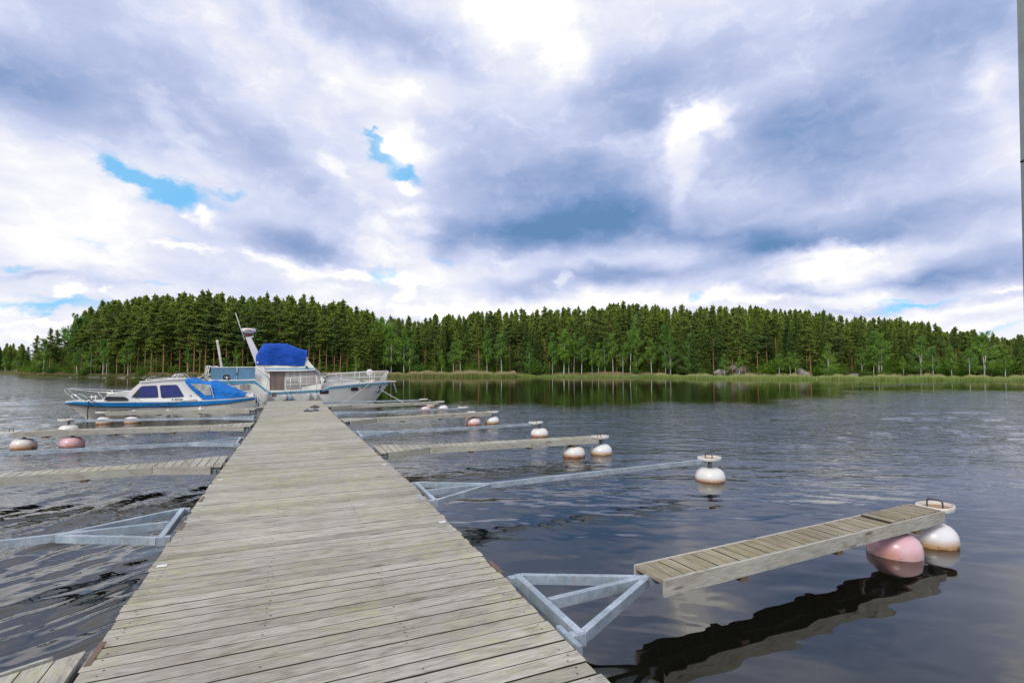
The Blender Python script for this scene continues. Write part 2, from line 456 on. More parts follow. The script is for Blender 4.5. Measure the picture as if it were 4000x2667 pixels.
def wood(name, grain='X', base=(.375, .36, .33), dark=(.200, .175, .145), light=(.49, .475, .445), lichen=.5, lich_col=(.46, .45, .17), scale=1.0, wet=0):
    """weathered softwood: stretched grain, knots, stains and lichen; grain axis in object space"""
    m = MT(name)
    geo = m.n('ShaderNodeNewGeometry'); rnd = geo.outputs['Random Per Island']
    off = m.n('ShaderNodeCombineXYZ')
    m.l(m.mth('MULTIPLY', rnd, 37.0), off.inputs[0]); m.l(m.mth('MULTIPLY', rnd, 91.0), off.inputs[1]); m.l(m.mth('MULTIPLY', rnd, 13.0), off.inputs[2])
    add = m.n('ShaderNodeVectorMath', operation='ADD'); o_ = m.obj(); m.l(o_, add.inputs[0]); m.l(off.outputs[0], add.inputs[1])
    v = add.outputs[0]
    st = {'X': (5.0, 62, 62), 'Y': (62, 5.0, 62)}[grain]; st2 = {'X': (9.0, 170, 170), 'Y': (170, 9.0, 170)}[grain]
    st3 = {'X': (3.4, 13, 13), 'Y': (13, 3.4, 13)}[grain]
    g1 = m.noise(m.map(v, sc=st), 1.0 * scale, 4, .6, .8)
    g2 = m.noise(m.map(v, sc=st2), 1.0 * scale, 3, .6)
    g3 = m.noise(m.map(v, sc=st3), 1.0 * scale, 5, .65, .6)
    mid = tuple(.55 * a + .45 * b for a, b in zip(dark, base)); lgt = tuple(.5 * a + .5 * b for a, b in zip(light, base))
    c = m.ramp(g1, [(.28, mid), (.46, base), (.75, lgt)])
    big = m.noise(o_, .9, 4, .6)
    c = m.mix(.8, c, m.ramp(big, [(.32, (.80, .79, .77)), (.5, (1, 1, 1)), (.68, (1.14, 1.15, 1.13))]), 'MULTIPLY')
    c = m.mix(m.ramp(g3, [(.34, .55), (.50, 0.0)]), c, tuple(np.array(dark) * np.array([.95, .86, .78])))
    c = m.mix(m.ramp(g3, [(.60, 0.0), (.78, .55)]), c, light)
    c = m.mix(.42, c, m.ramp(g2, [(.36, .35), (.5, .98), (.68, 1.40)]), 'MULTIPLY')
    # board to board
    c = m.mix(.75, c, m.ramp(rnd, [(0, (.74, .71, .67)), (.3, (.95, .93, .90)), (.7, (1.05, 1.04, 1.02)), (1, (1.20, 1.19, 1.18))]), 'MULTIPLY')
    # knots
    kv = m.n('ShaderNodeTexVoronoi'); m.l(m.map(v, sc={'X': (1.6, 7, 7), 'Y': (7, 1.6, 7)}[grain]), kv.inputs['Vector']); kv.inputs['Scale'].default_value = 1.0
    kn = m.ramp(kv.outputs['Distance'], [(.04, .9), (.09, .6), (.14, 0.0)])
    c = m.mix(kn, c, (.13, .095, .07))
    if lichen > 0:
        l1 = m.noise(o_, .75, 3, .6); l2 = m.noise(m.map(v, sc={'X': (7, 26, 7), 'Y': (26, 7, 7)}[grain]), 1.0, 5, .7)
        lm = m.mth('MULTIPLY', m.ramp(l1, [(.44, .12), (.60, 1.0)]), m.ramp(l2, [(.47 - .04 * lichen, 0.0), (.60, 1.0)]))
        c = m.mix(m.mth('MULTIPLY', lm, lichen, True), c, lich_col)
    m.col(c).rough(.85).spec(.25)
    m.bump(m.mth('ADD', m.mth('MULTIPLY', g1, .6), g2), .5, .004)
    return m.m
M_deck = wood('weathered_deck_boards', 'X', lichen=.42)
M_walk = wood('weathered_walkway_boards', 'Y', lichen=.45)
M_walk1 = wood('browned_walkway_boards', 'Y', base=(.27, .235, .18), dark=(.12, .095, .065), light=(.40, .38, .32), lichen=.5, lich_col=(.34, .31, .13))
M_side = wood('grey_side_plank', 'X', base=(.40, .395, .36), dark=(.26, .24, .20), light=(.50, .495, .46), lichen=.08)
M_grimeshade = plain('board_edge_grime_and_gap_shade', (.045, .038, .028), .9, var=.4, scale=15)  # grime colour with the shade of the board gaps painted in
M_under = plain('wet_dark_timber', (.10, .075, .05), .8, var=.4)
M_block = plain('brown_timber_block', (.17, .11, .065), .8, var=.3, scale=20)
M_nail = plain('rusty_nail_head', (.07, .04, .03), .7)
M_steel = MT('blue_grey_galvanised_steel')
_v = M_steel.obj()
_a = M_steel.noise(_v, 4, 5, .6); _b = M_steel.noise(M_steel.map(_v, sc=(30, 30, 3)), 1.0, 3, .6)
_c = M_steel.ramp(_a, [(.32, (.27, .34, .40)), (.5, (.37, .45, .52)), (.66, (.48, .55, .64))])
_c = M_steel.mix(M_steel.ramp(_b, [(.56, 0.0), (.68, .55)]), _c, (.36, .26, .19))
_d = M_steel.noise(_v, 26, 4, .7)
_c = M_steel.mix(.55, _c, M_steel.ramp(_d, [(.35, .72), (.65, 1.22)]), 'MULTIPLY')
M_steel.col(_c).rough(.48).spec(.4); M_steel.b.inputs['Metallic'].default_value = .25
M_steel.bump(_a, .15, .004); M_steel = M_steel.m
M_steeld = plain('dull_grey_steel', (.20, .24, .26), .5, .2, var=.2)
M_ringw = plain('white_plastic_ring', (.66, .66, .62), .45, var=.08, dirt=(.42, .38, .30))
M_rust = plain('rusty_plate', (.36, .22, .13), .8, var=.35, scale=12)
M_brack = plain('brown_primed_steel', (.15, .10, .07), .7, var=.2)
M_handle = plain('dark_iron_handle', (.09, .07, .065), .6, .3)
M_plast = plain('black_plastic', (.02, .02, .022), .5)

def float_mat(name, top, band, stainw=.11, pink=None):
    m = MT(name); v = m.obj()
    sp = m.n('ShaderNodeSeparateXYZ'); m.l(v, sp.inputs[0])
    nz = m.noise(v, 5, 4, .6)
    z = m.mth('ADD', sp.outputs[2], m.mth('MULTIPLY', m.mth('SUBTRACT', nz, .5), .05))
    c = m.mix(m.ramp(z, [(.015, 1.0), (stainw, 0.0)]), top, band)
    # algae and scuffs just above the water
    e = m.noise(m.map(v, sc=(14, 14, 60)), 1.0, 3, .7)
    k = m.mth('MULTIPLY', m.ramp(z, [(.0, .9), (.022, .9), (.045, 0.0)]), m.ramp(e, [(.50, 0.0), (.58, 1.0)]))
    c = m.mix(k, c, (.07, .03, .02))
    if pink:
        c = m.mix(m.ramp(m.noise(v, 2.2, 3, .5), [(.4, 0.0), (.65, .8)]), c, pink)
    m.col(c).rough(.28).spec(.45)
    return m.m
MF_white = float_mat('white_float_skin', (.74, .74, .76), (.50, .30, .14))
MF_cream = float_mat('white_float_skin_scuffed', (.74, .73, .71), (.46, .22, .11), .08)
MF_pink = float_mat('pink_float_skin', (.70, .40, .44), (.60, .26, .17), .12, (.70, .52, .58))
MF_orange = float_mat('orange_stained_float_skin', (.76, .72, .70), (.60, .32, .16), .15)
MF_pale = float_mat('faded_pink_float_skin', (.74, .63, .64), (.55, .25, .18), .12)

# ---------------- main dock
N_ = Vector((.918, .397, 0)); D_ = Vector((-.397, .918, 0))
PHI = math.atan2(N_.y, N_.x)
ZD = .40
def dockpt(lat, s, z=0): return Vector((N_.x * lat + D_.x * s, N_.y * lat + D_.y * s, z))
Lpx = [(1043, 1568.4), (1000, 1654), (816, 1900), (638, 2150), (278, 2667)]
Rpx = [(1249.7, 1562.4), (1328.6, 1640), (1619.4, 1900), (1912.8, 2198.5), (2381, 2667)]
def latS(pxl):
    out = []
    for a, b in pxl:
        q = P(a, b, ZD); out.append((q.dot(D_), q.dot(N_)))
    return sorted(out)
Ls, Rs = latS(Lpx), latS(Rpx)
def edge(tab, s):
    xs = [a for a, _ in tab]; ys = [b for _, b in tab]
    if s < xs[0]: return ys[0] + (ys[1] - ys[0]) / (xs[1] - xs[0]) * (s - xs[0]) * .5
    return float(np.interp(s, xs, ys))
SEND = Rs[-1][0]
rng = random.Random(5)
dock = thing('floating_dock', (0, 0, 0), PHI, 'long weathered grey plank dock running straight out from the viewer to the boats', 'dock')
mb = MB(); nb = MB()
s = -1.6; k = 0; pitch = .120
while s < SEND - .02:
    w = pitch - .0135 + rng.uniform(-.003, .002)
    l0 = edge(Ls, s) + rng.uniform(-.012, .012); r0 = edge(Rs, s) + rng.uniform(-.012, .012)
    l1 = edge(Ls, s + w) + (l0 - edge(Ls, s)); r1 = edge(Rs, s + w) + (r0 - edge(Rs, s))
    zt = ZD + rng.uniform(-.0012, .0012); tl = rng.uniform(-.001, .001)
    # two board lengths on some rows, with a slight crown and eased edges
    e = .004
    segs = [(l0, l1, r0, r1)]
    for (a0, a1, b0, b1) in segs:
        nx = 12 if s < 9 else 3
        wob = [rng.uniform(-.0015, .0015) for _ in range(nx + 1)]
        wob2 = [rng.uniform(-.0015, .0015) for _ in range(nx + 1)]
        rows = []
        for i in range(nx + 1):
            t = i / nx
            xa = a0 + (b0 - a0) * t; xb = a1 + (b1 - a1) * t
            y0 = s + wob[i]; y1 = s + w + wob2[i]
            rows.append([(xa, y0, zt - .042), (xa, y0, zt - e), (xa, y0 + e, zt), (xa + (xb - xa) * .5, s + w / 2, zt + .0012), (xb, y1 - e, zt + tl), (xb, y1, zt - e), (xb, y1, zt - .042)])
        b = len(mb.v); npr = 7
        f0_ = len(mb.f); mb.grid(rows, 0, smooth=False, closed=True)
        for q_ in range(f0_, len(mb.f)):
            if (q_ - f0_) % npr in (0, 5, 6): mb.m[q_] = 1  # side and bottom faces: painted gap shade over grimy wood
        mb.f.append(tuple(b + j for j in range(npr))); mb.m.append(0); mb.sm.append(False)
        mb.f.append(tuple(b + nx * npr + j for j in range(npr))[::-1]); mb.m.append(0); mb.sm.append(False)
    # nail heads over the joists
    if s < 8:
        for fx in (.035, .35, .66, .965):
            for fy in (.26, .74):
                if rng.random() < .42: continue
                cx = l0 + (r0 - l0) * fx + rng.uniform(-.022, .022); cy = s + w * fy
                q = .0055 * rng.uniform(.8, 1.25)
                nb.add([(cx + q * math.cos(t), cy + q * math.sin(t), zt + .0030) for t in np.linspace(0, 2 * math.pi, 7)[:-1]], [tuple(range(6))], 0)
    s += pitch; k += 1
mb.build('deck_boards', [M_deck, M_grimeshade], dock)
o = nb.build('nail_heads', M_nail, dock); tag(o, kind='stuff')
# joists, edge beams and pontoon
mb = MB()
for tab, off in ((Ls, .10), (Rs, -.10)):
    pts = [(edge(tab, q) + off, q) for q in (-1.5, 2, 5, 9, 14, 19, SEND - .1)]
    for (x0, y0), (x1, y1) in zip(pts[:-1], pts[1:]):
        mb.beam((x0, y0, ZD - .11), (x1, y1, ZD - .11), .08, .14)
mb.build('edge_beam', M_under, dock)
mb = MB()
for q in np.arange(-1.4, SEND - 2.0, 2.6):
    mb.box(edge(Ls, q) + .35, edge(Rs, q) - .35, q, q + 2.2, -.25, ZD - .19)
mb.build('pontoon', M_under, dock)

# ---------------- mooring fingers
def dome_prof(r=.252, top=.228, low=-.10):
    pr = [(r * .80, low), (r * .96, low + .03), (r, 0.0), (r, top * .22)]
    for t in np.linspace(0, math.pi / 2, 9)[1:]:
        pr.append((.045 + (r - .045) * math.cos(t) ** .72 if t < math.pi / 2 - .01 else .045, top * .22 + top * .78 * math.sin(t) ** 1.0))
    pr += [(.040, top - .02), (.0, top - .025)]
    return pr
def ring_outline(rx, ry, n=28):
    """rounded shield shape, blunt towards the finger"""
    o_ = []
    for i in range(n):
        t = 2 * math.pi * i / n
        c, s_ = math.cos(t), math.sin(t)
        x = rx * math.copysign(abs(c) ** .72, c); y = ry * math.copysign(abs(s_) ** .62, s_)
        y *= 1 - .22 * max(0, x / rx)
        o_.append((x, y))
    return o_
def fingr(name, label, p0, p1, kind, floats, basew=1.05, tri_boards=True, group=None, end=True, zt=.40, apex=.98, w0=.30, seed=0, sideshift=0):
    """finger from dock point p0 to ring centre p1 (world xy)"""
    rg = random.Random(seed)
    d = Vector((p1.x - p0.x, p1.y - p0.y, 0)); L = d.length
    rz = math.atan2(d.y, d.x)
    t = thing(name, (p0.x, p0.y, 0), rz, label, 'mooring finger', group)
    # dock direction in the finger's frame for the base beam
    bd = Matrix.Rotation(-rz, 3, 'Z') @ D_
    bh = basew / 2
    A = Vector((.045, 0, 0)) + bd * bh; B = Vector((.045, 0, 0)) - bd * bh
    zs = zt - (.045 if kind == 'wood' and tri_boards else .012)
    zb = zs - .045
    AP = Vector((apex, 0, 0))
    m = MB()
    up = Vector((0, 0, zb))
    m.beam(A + up, B + up, .050, .074)
    side = 1 if bd.y > 0 else -1
    inn = Vector((.03, 0, 0))
    m.beam(A * .97 + inn + up, AP + Vector((-.02, .02 * (1 if A.y > 0 else -1), zb - .003)), .047, .068)
    m.beam(B * .97 + inn + up, AP + Vector((-.02, .02 * (1 if B.y > 0 else -1), zb - .003)), .047, .068)
    m.beam(Vector((.08, 0, zb + .001)), Vector((L - .12 if kind == 'steel' else L - .25, 0, zb + .001)), .048, .070)
    o = m.build('steel_frame', M_steel if not (kind == 'wood' and tri_boards) else M_steeld, t)
    # hinge plates at both ends of the base
    for e_ in ((A, B) if not (kind == 'wood' and tri_boards) else ()):
        m = MB(); dr = (e_ - Vector((.045, 0, 0))).normalized()
        c = e_ - dr * .02
        m.box(c.x - .075, c.x + .034, c.y - .030, c.y + .030, zb - .045, zb + .030)
        m.tube([(c.x + .036, c.y, zb), (c.x + .046, c.y, zb)], .012, 6)
        m.tube([(c.x - .12, c.y - .05, zb + .01), (c.x - .12, c.y + .05, zb + .01)], .014, 8)
        m.build('hinge', M_steel, t)
    if kind == 'wood':
        x0 = apex + .02 if not tri_boards else .015
        x1 = L - (.17 if tri_boards else .24)
        m = MB(); x = x0; bw = .122; i = 0
        while x < x1:
            b_ = min(bw - (.011 if L < 4.8 or x > 1.05 or seed != 11 else .006), x1 - x)
            if x < apex + .02:
                def hw(xx):
                    f = max(0, 1 - (xx - .02) / (apex - .02)); return w0 / 2 + f * (bh - w0 / 2)
                # skewed with the dock at the root
                def yy(xx, sg):
                    f = max(0, 1 - (xx - .02) / (apex - .02)); return sg * hw(xx)
                sk = bd.x * (1 if bd.y > 0 else -1)
                q = [(x + sk * hw(x) * .55, hw(x)), (x - sk * hw(x) * .55, -hw(x)), (x + b_ - sk * hw(x + b_) * .55, -hw(x + b_)), (x + b_ + sk * hw(x + b_) * .55, hw(x + b_))]
            else:
                j = rg.uniform(-.004, .004)
                q = [(x, w0 / 2 + j), (x, -w0 / 2 + j), (x + b_, -w0 / 2 + j), (x + b_, w0 / 2 + j)]
            dz = rg.uniform(-.002, .002)
            step = .012 if (not tri_boards and x > x1 - 1.02) else 0
            m.hexa(q, zt - .028 + dz + step, zt + dz + step)
            for q_ in range(-4, 0): m.m[q_] = 1 if q_ in (-2, -4) else 0  # gap-facing sides carry the same painted shade and grime
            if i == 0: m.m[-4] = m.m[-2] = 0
            x += bw; i += 1
            if not tri_boards and abs(x - (x1 - 1.02)) < bw / 2: x += .035
        m.build('walkway_boards', [M_walk if tri_boards else M_walk1, M_grimeshade], t)
        # side planks
        for sg in (1, -1):
            m = MB()
            yb = sg * (w0 / 2 + .013)
            xs = apex + (.03 if tri_boards else .03)
            m.beam((xs, yb, zt - .062), (x1 + .03, yb, zt - .062), .024, .125)
            if tri_boards:
                f0 = Vector((.16 + (bd.x * (1 if bd.y > 0 else -1)) * bh * .55 * sg, sg * (bh - .0), 0))
                m.beam((f0.x, f0.y, zt - .062), (xs - .012, yb + sg * .002, zt - .062), .024, .125)
            m.build('side_plank', M_side, t)
        for xx in (apex + .9, apex + 2.2, L - .75):
            if xx < x1:
                m = MB(); m.box(xx - .04, xx + .04, -w0 / 2 - .02, w0 / 2 + .02, zt - .165, zt - .126); m.build('cross_block', M_block, t)
    if end:
        rx, ry = .20, .165
        ol = ring_outline(rx, ry); n = len(ol)
        m = MB()
        zr0, zr1 = zt - .040, zt + .010
        rows = []
        for (a, b) in ol:
            k_ = .93
            rows.append([(L + a, b, zr0), (L + a * 1.02, b * 1.02, zr0 + .02), (L + a * 1.02, b * 1.02, zr1 - .01), (L + a * .99, b * .99, zr1), (L + a * k_, b * k_, zr1), (L + a * k_, b * k_, zr0)])
        rows.append(rows[0])
        m.grid(rows, 0, smooth=False, closed=True)
        ring_o = m.build('fender_ring', M_ringw, t)
        m = MB(); m.hexa([(L + a * .93, b * .93) for a, b in ol], zr0 + .004, zr0 + .014); m.build('ring_plate', M_rust, ring_o)
        m = MB()
        m.tube(bez([(L - .03, -.075, zr0 + .01), (L - .03, -.075, zt + .045), (L - .03, -.05, zt + .068), (L - .03, .05, zt + .068), (L - .03, .075, zt + .045), (L - .03, .075, zr0 + .01)], 5), .009, 8)
        m.build('mooring_handle', M_handle, ring_o)
    for (fx, mt, lab) in floats:
        m = MB(); m.lathe(dome_prof(), (0, 0, 0), 40)
        o = m.build('float', mt, t); o.location = (fx, 0, 0)
        if lab: o['label'] = lab
        m = MB(); m.tube([(0, 0, .20), (0, 0, zs - .05)], .036, 14); m.box(-.07, .07, -.07, .07, zs - .056, zs - .046)
        m.build('float_stem', M_steeld, o)
    return t
def E(a, b, z=.40): return P(a, b, z)
WH = 'round white float'; PK = 'pink float with orange waterline'; ST = 'white float with orange stained foot'
# right-hand side, nearest first
fingr('mooring_finger', 'brown-board walkway beyond an open blue-grey steel triangle, carrying a pink and a white float',
      P(2106, 2334, .40) , P(3657, 1973, .40), 'wood', [(4.37, MF_pink, PK), (5.12, MF_white, WH)], .96, tri_boards=False, seed=1, apex=.95)
fingr('mooring_finger', 'bare steel finger ending in a ring over a single white float, second on the right',
      P(1646, 1909, .40), P(2773, 1786, .40), 'steel', [(5.2, MF_cream, WH)], 1.05, seed=2)
fingr('mooring_finger', 'grey boarded finger with two white floats at its tip, third on the right',
      P(1470, 1753, .40), P(2344, 1703.5, .40), 'wood', [(4.3, MF_cream, WH), (5.0, MF_white, ST)], 1.05, seed=3)
fingr('mooring_finger', 'steel finger on the right crossing in front of a pale pink float',
      P(1396, 1689, .40), P(2094, 1648.5, .40), 'steel', [(5.1, MF_cream, WH)], 1.05, seed=4)
fingr('mooring_finger', 'boarded finger fifth along the right side, its floats pale pink and white',
      P(1335, 1639.5, .40), P(1926, 1607, .40), 'wood', [(4.45, MF_pale, 'faded pink float'), (5.2, MF_white, WH)], 1.05, seed=5)
fingr('mooring_finger', 'steel finger sixth along the right side below the white yacht bow',
      P(1305, 1610.5, .40), P(1809, 1589.5, .40), 'steel', [(5.2, MF_orange, ST)], 1.05, seed=6)
fingr('mooring_finger', 'boarded finger beside the white yacht where its bow rope is tied',
      P(1273, 1584.5, .40), P(1719, 1567.5, .40), 'wood', [(4.25, MF_pale, 'faded pink float'), (5.1, MF_white, WH)], 1.05, seed=7)
fingr('mooring_finger', 'farthest steel finger on the right, running close under the white yacht hull',
      P(1254, 1568, .40), P(1655, 1558, .40), 'steel', [(5.0, MF_orange, ST)], 1.0, seed=8)
# left-hand side
q0 = dockpt(edge(Ls, 3.1) - .02, 3.10, 0)
fingr('mooring_finger', 'boarded finger with yellow lichen cut off by the lower left corner of the view',
      q0, q0 - N_ * 4.9 - D_ * .1, 'wood', [], 1.15, seed=11, w0=.32)
a_, b_ = P(695, 2024, .40), P(217, 2077, .40)
dd = (b_ - a_).normalized()
fingr('mooring_finger', 'bare steel finger with the large triangular frame, left of the dock',
      a_, a_ + dd * 5.1, 'steel', [(5.1, MF_white, WH)], 1.1, apex=(b_ - a_).length, seed=12)
a_, b_ = P(882, 1797, .40), P(0, 1855, .40)
dd = (b_ - a_).normalized()
fingr('mooring_finger', 'wide boarded finger running out of the picture on the left',
      a_, a_ + dd * 5.0, 'wood', [(5.0, MF_white, WH)], 1.05, seed=13, w0=.34)
a_, b_ = P(940, 1714, .40), P(0, 1761, .40)
dd = (b_ - a_).normalized()
fingr('mooring_finger', 'steel finger on the left passing in front of the pink and the orange-footed floats',
      a_, a_ + dd * 5.3, 'steel', [(5.3, MF_white, WH)], 1.05, seed=14)
fingr('mooring_finger', 'left boarded finger over one pink float and one orange-footed float',
      P(988, 1656, .40), P(38, 1686, .40), 'wood', [(4.1, MF_pink, PK), (5.08, MF_orange, ST)], 1.05, seed=15)
fingr('mooring_finger', 'steel finger on the left drawn along the waterline of the blue and white cabin boat',
      P(994, 1624, .40), P(258, 1637, .40), 'steel', [(5.2, MF_orange, ST)], 1.05, seed=16)
fingr('mooring_finger', 'boarded finger the blue and white cabin boat is tied to',
      P(1001, 1596, .40), P(401, 1608, .40), 'wood', [(4.0, MF_orange, ST), (4.85, MF_orange, ST)], 1.05, seed=17)

# edge brackets on the dock (bolted to it)
def bracket(px, py, mat, ln=.26):
    q = P(px, py, ZD); s_ = q.dot(D_); l_ = q.dot(N_)
    m = MB(); m.box(l_ - .016, l_ + .016, s_ - ln / 2, s_ + ln / 2, ZD - .12, ZD + .005)
    m.build('edge_bracket', mat, dock)
for a, b, mt in ((372, 2553, M_brack), (1935, 2213, M_brack), (2222, 2484, M_steel), (712, 2055, M_brack), (789, 1950, M_brack), (878, 1810, M_brack), (1578, 1862, M_brack), (1474, 1769, M_brack), (1641, 1941, M_steel)):
    bracket(a, b, mt)
# small white tags screwed to the deck edge
M_tag = plain('white_plastic_tag', (.75, .76, .8), .4, var=.03)
for a, b in ((632, 2211), (860, 1874), (1500, 1815), (1728, 2039)):
    q = P(a, b, ZD); s_ = q.dot(D_); l_ = q.dot(N_)
    m = MB(); m.box(l_ - .035, l_ + .035, s_ - .02, s_ + .02, ZD + .003, ZD + .006); m.build('number_tag', M_tag, dock)
# small loop of white cord on the deck edge
q = P(2232, 2610, ZD); s_ = q.dot(D_); l_ = q.dot(N_)

# ---------------- slip-on shoes by the far end of the dock
def shoe(name, px, py, rz, mat, label, closed=True, ln=.27, group=None):
    q = P(px, py, ZD + .004)
    t = thing(name, (q.x, q.y, ZD + .004), rz, label, 'shoe', group)
    w = .10
    def outline(n=20):
        o_ = []
        for i in range(n):
            a = 2 * math.pi * i / n; c, s_ = math.cos(a), math.sin(a)
            ww = w / 2 * (1.0 + .12 * c)
            o_.append((ln / 2 * math.copysign(abs(c) ** .85, c), ww * math.copysign(abs(s_) ** .8, s_)))
        return o_
    m = MB(); m.hexa(outline(), 0, .028); m.build('sole', M_plast, t)
    # upper: vault over the toe
    rows = []
    x0 = -.02 if not closed else -.05
    for x in np.linspace(x0, ln / 2 - .005, 9):
        u = (x - x0) / (ln / 2 - x0); hh = .085 * (1 - u ** 2.2 * .75) ; ww = w / 2 * (1.02 - .55 * max(0, u - .45) ** 1.3 * 2)
        rows.append([(x, ww * math.cos(a), .022 + hh * math.sin(a)) for a in np.linspace(0, math.pi, 11)])
    m = MB(); m.grid(rows, 0)
    rows2 = [[(p[0], p[1] * .88, p[2] - .006) for p in r] for r in rows]; m.grid(rows2, 0)
    m.build('upper', mat, t)
    if closed:
        rows = []
        for a in np.linspace(math.radians(100), math.radians(260), 9):
            c, s_ = math.cos(a), math.sin(a)
            rows.append([(ln / 2 * c * f - .0, w / 2 * s_ * f * 1.05, z) for f, z in ((1.0, .02), (1.0, .055), (.92, .06))])
        m = MB(); m.grid(rows, 0); m.build('heel_strap', mat, t)
    return t
M_shb = plain('blue_grey_foam', (.10, .14, .20), .6, var=.15)
M_shg = plain('dark_green_foam', (.05, .06, .055), .6, var=.15)
shoe('slip_on_shoe', 1204, 1606.5, R(205), M_shb, 'blue-grey slip-on shoe on the dock, toe to the left', False, .30)
shoe('slip_on_shoe', 1227, 1604.5, R(20), M_shb, 'blue-grey slip-on shoe on the dock, toe to the right', False, .30)
shoe('slip_on_shoe', 1230, 1592.0, R(8), M_shg, 'dark green clog lying just behind the blue-grey pair on the dock', True, .34)

# ---------------- tall post at the right edge of the view
PD = 6.0
def onplane(px, py, depth):
    d = ray(px, py); t = depth / d[1]; return Vector((d[0] * t, depth, EYE + d[2] * t))
a = onplane(3969, 0, PD); b = onplane(4001, 1400, PD)
dv = (a - b).normalized(); foot = b - dv * ((b.z + .6) / dv.z); topp = b + dv * ((7.2 - b.z) / dv.z)
M_post = plain('grey_green_painted_steel_post', (.19, .22, .215), .45, .2, var=.15, scale=3)
post = thing('steel_post', (foot.x + .11, foot.y, 0), 0, 'tall grey-green steel post rising at the right edge of the view', 'post')
m = MB(); sh = Vector((.148, 0, 0)); org = Vector(post.location)
m.tube([foot + sh - org, topp + sh - org], .10, 20); m.build('shaft', M_post, post)
m = MB(); c = onplane(3990, 632, PD - .1) - org; m.tube([c + Vector((0, 0, 0)), c + Vector((0, -.03, 0))], .018, 8); m.build('bolt', M_plast, post)
# ------------------------------------------------------------------ boats
M_gel = plain('cream_gelcoat', (.74, .73, .67), .32, var=.04, scale=2, dirt=(.56, .54, .48))
M_gelw = plain('white_gelcoat', (.74, .74, .73), .28, var=.03, scale=2)
M_gely = plain('yacht_white_paint', (.74, .74, .69), .35, var=.05, scale=1.2, dirt=(.56, .56, .51))
M_blue = plain('bright_blue_band', (.015, .24, .62), .4, var=.10, scale=3)
M_blks = plain('black_rubbing_strip', (.02, .02, .025), .5)
M_red = plain('brown_red_antifouling', (.17, .05, .03), .7, var=.3)
M_teal = plain('faded_teal_stripe', (.085, .30, .44), .5, var=.2, scale=5, dirt=(.22, .40, .50))
M_glass = plain('dark_window_glass', (.03, .035, .04), .08, var=.4, scale=2)
M_purple = plain('dark_purple_porthole', (.045, .02, .04), .1)
M_curtb = plain('deep_blue_curtain_behind_glass', (.018, .026, .16), .12, var=.35, scale=4)
M_frame = plain('dark_rubber_window_frame', (.06, .06, .07), .5)
M_chrome = plain('stainless_tube', (.72, .73, .74), .22, .85, var=.05)
M_whtube = plain('white_painted_tube', (.74, .74, .72), .4, var=.05)
M_rope = plain('dark_mooring_rope', (.03, .035, .05), .9, var=.3, scale=40)
M_ropew = plain('pale_mooring_rope', (.62, .62, .62), .9, var=.15, scale=40)
M_ropeb = plain('blue_rope', (.05, .16, .38), .9, var=.3, scale=30)
M_redp = plain('red_paint', (.45, .05, .03), .5, var=.2)
M_clear = plain('scratched_clear_vinyl', (.42, .43, .42), .12, var=.45, scale=7)
def cloth(name, c, fold=(9, 3, 3), st=.6, var=.12, dist=.03):
    m = MT(name); v = m.obj()
    a = m.noise(m.map(v, sc=fold, rot=(0, R(25), 0)), 1.0, 3, .5, 1.2)
    q = m.ramp(a, [(.3, tuple(x * (1 - var) for x in c)), (.7, tuple(min(1, x * (1 + var)) for x in c))])
    m.col(q).rough(.75).spec(.25); m.bump(a, st, dist); return m.m
M_canv = cloth('bright_blue_canvas', (.012, .17, .56), (3, 2, 6), .9, .2, .06)
M_royal = cloth('royal_blue_tarpaulin', (.008, .070, .40), (2.5, 2, 5), .9, .2, .07)
M_dodge = cloth('faded_blue_canvas', (.12, .25, .38), (6, 3, 1.5))
M_greyc = cloth('crumpled_grey_cover', (.34, .36, .40), (9, 9, 5), .9)
M_curt = MT('beige_curtain_behind_glass')
_v = M_curt.obj(); _a = M_curt.noise(M_curt.map(_v, sc=(14, 3, .6)), 1.0, 3, .5, .4)
M_curt.col(M_curt.ramp(_a, [(.3, (.26, .23, .21)), (.5, (.40, .37, .35)), (.7, (.52, .49, .47))])).rough(.15); M_curt = M_curt.m
M_brown = MT('brown_curtain_behind_glass')
_v = M_brown.obj(); _a = M_brown.noise(M_brown.map(_v, sc=(12, 3, .6)), 1.0, 3, .5, .4)
M_brown.col(M_brown.ramp(_a, [(.3, (.10, .07, .055)), (.6, (.20, .15, .12))])).rough(.15); M_brown = M_brown.m
M_net = MT('white_netting')
_v = M_net.obj(); _w = M_net.n('ShaderNodeTexChecker'); M_net.l(_v, _w.inputs[0]); _w.inputs['Scale'].default_value = 60
M_net.col((.62, .62, .60)).rough(.8); M_net.l(M_net.mth('ADD', M_net.mth('MULTIPLY', _w.outputs['Fac'], .16), .16), M_net.b.inputs['Alpha']); M_net = M_net.m

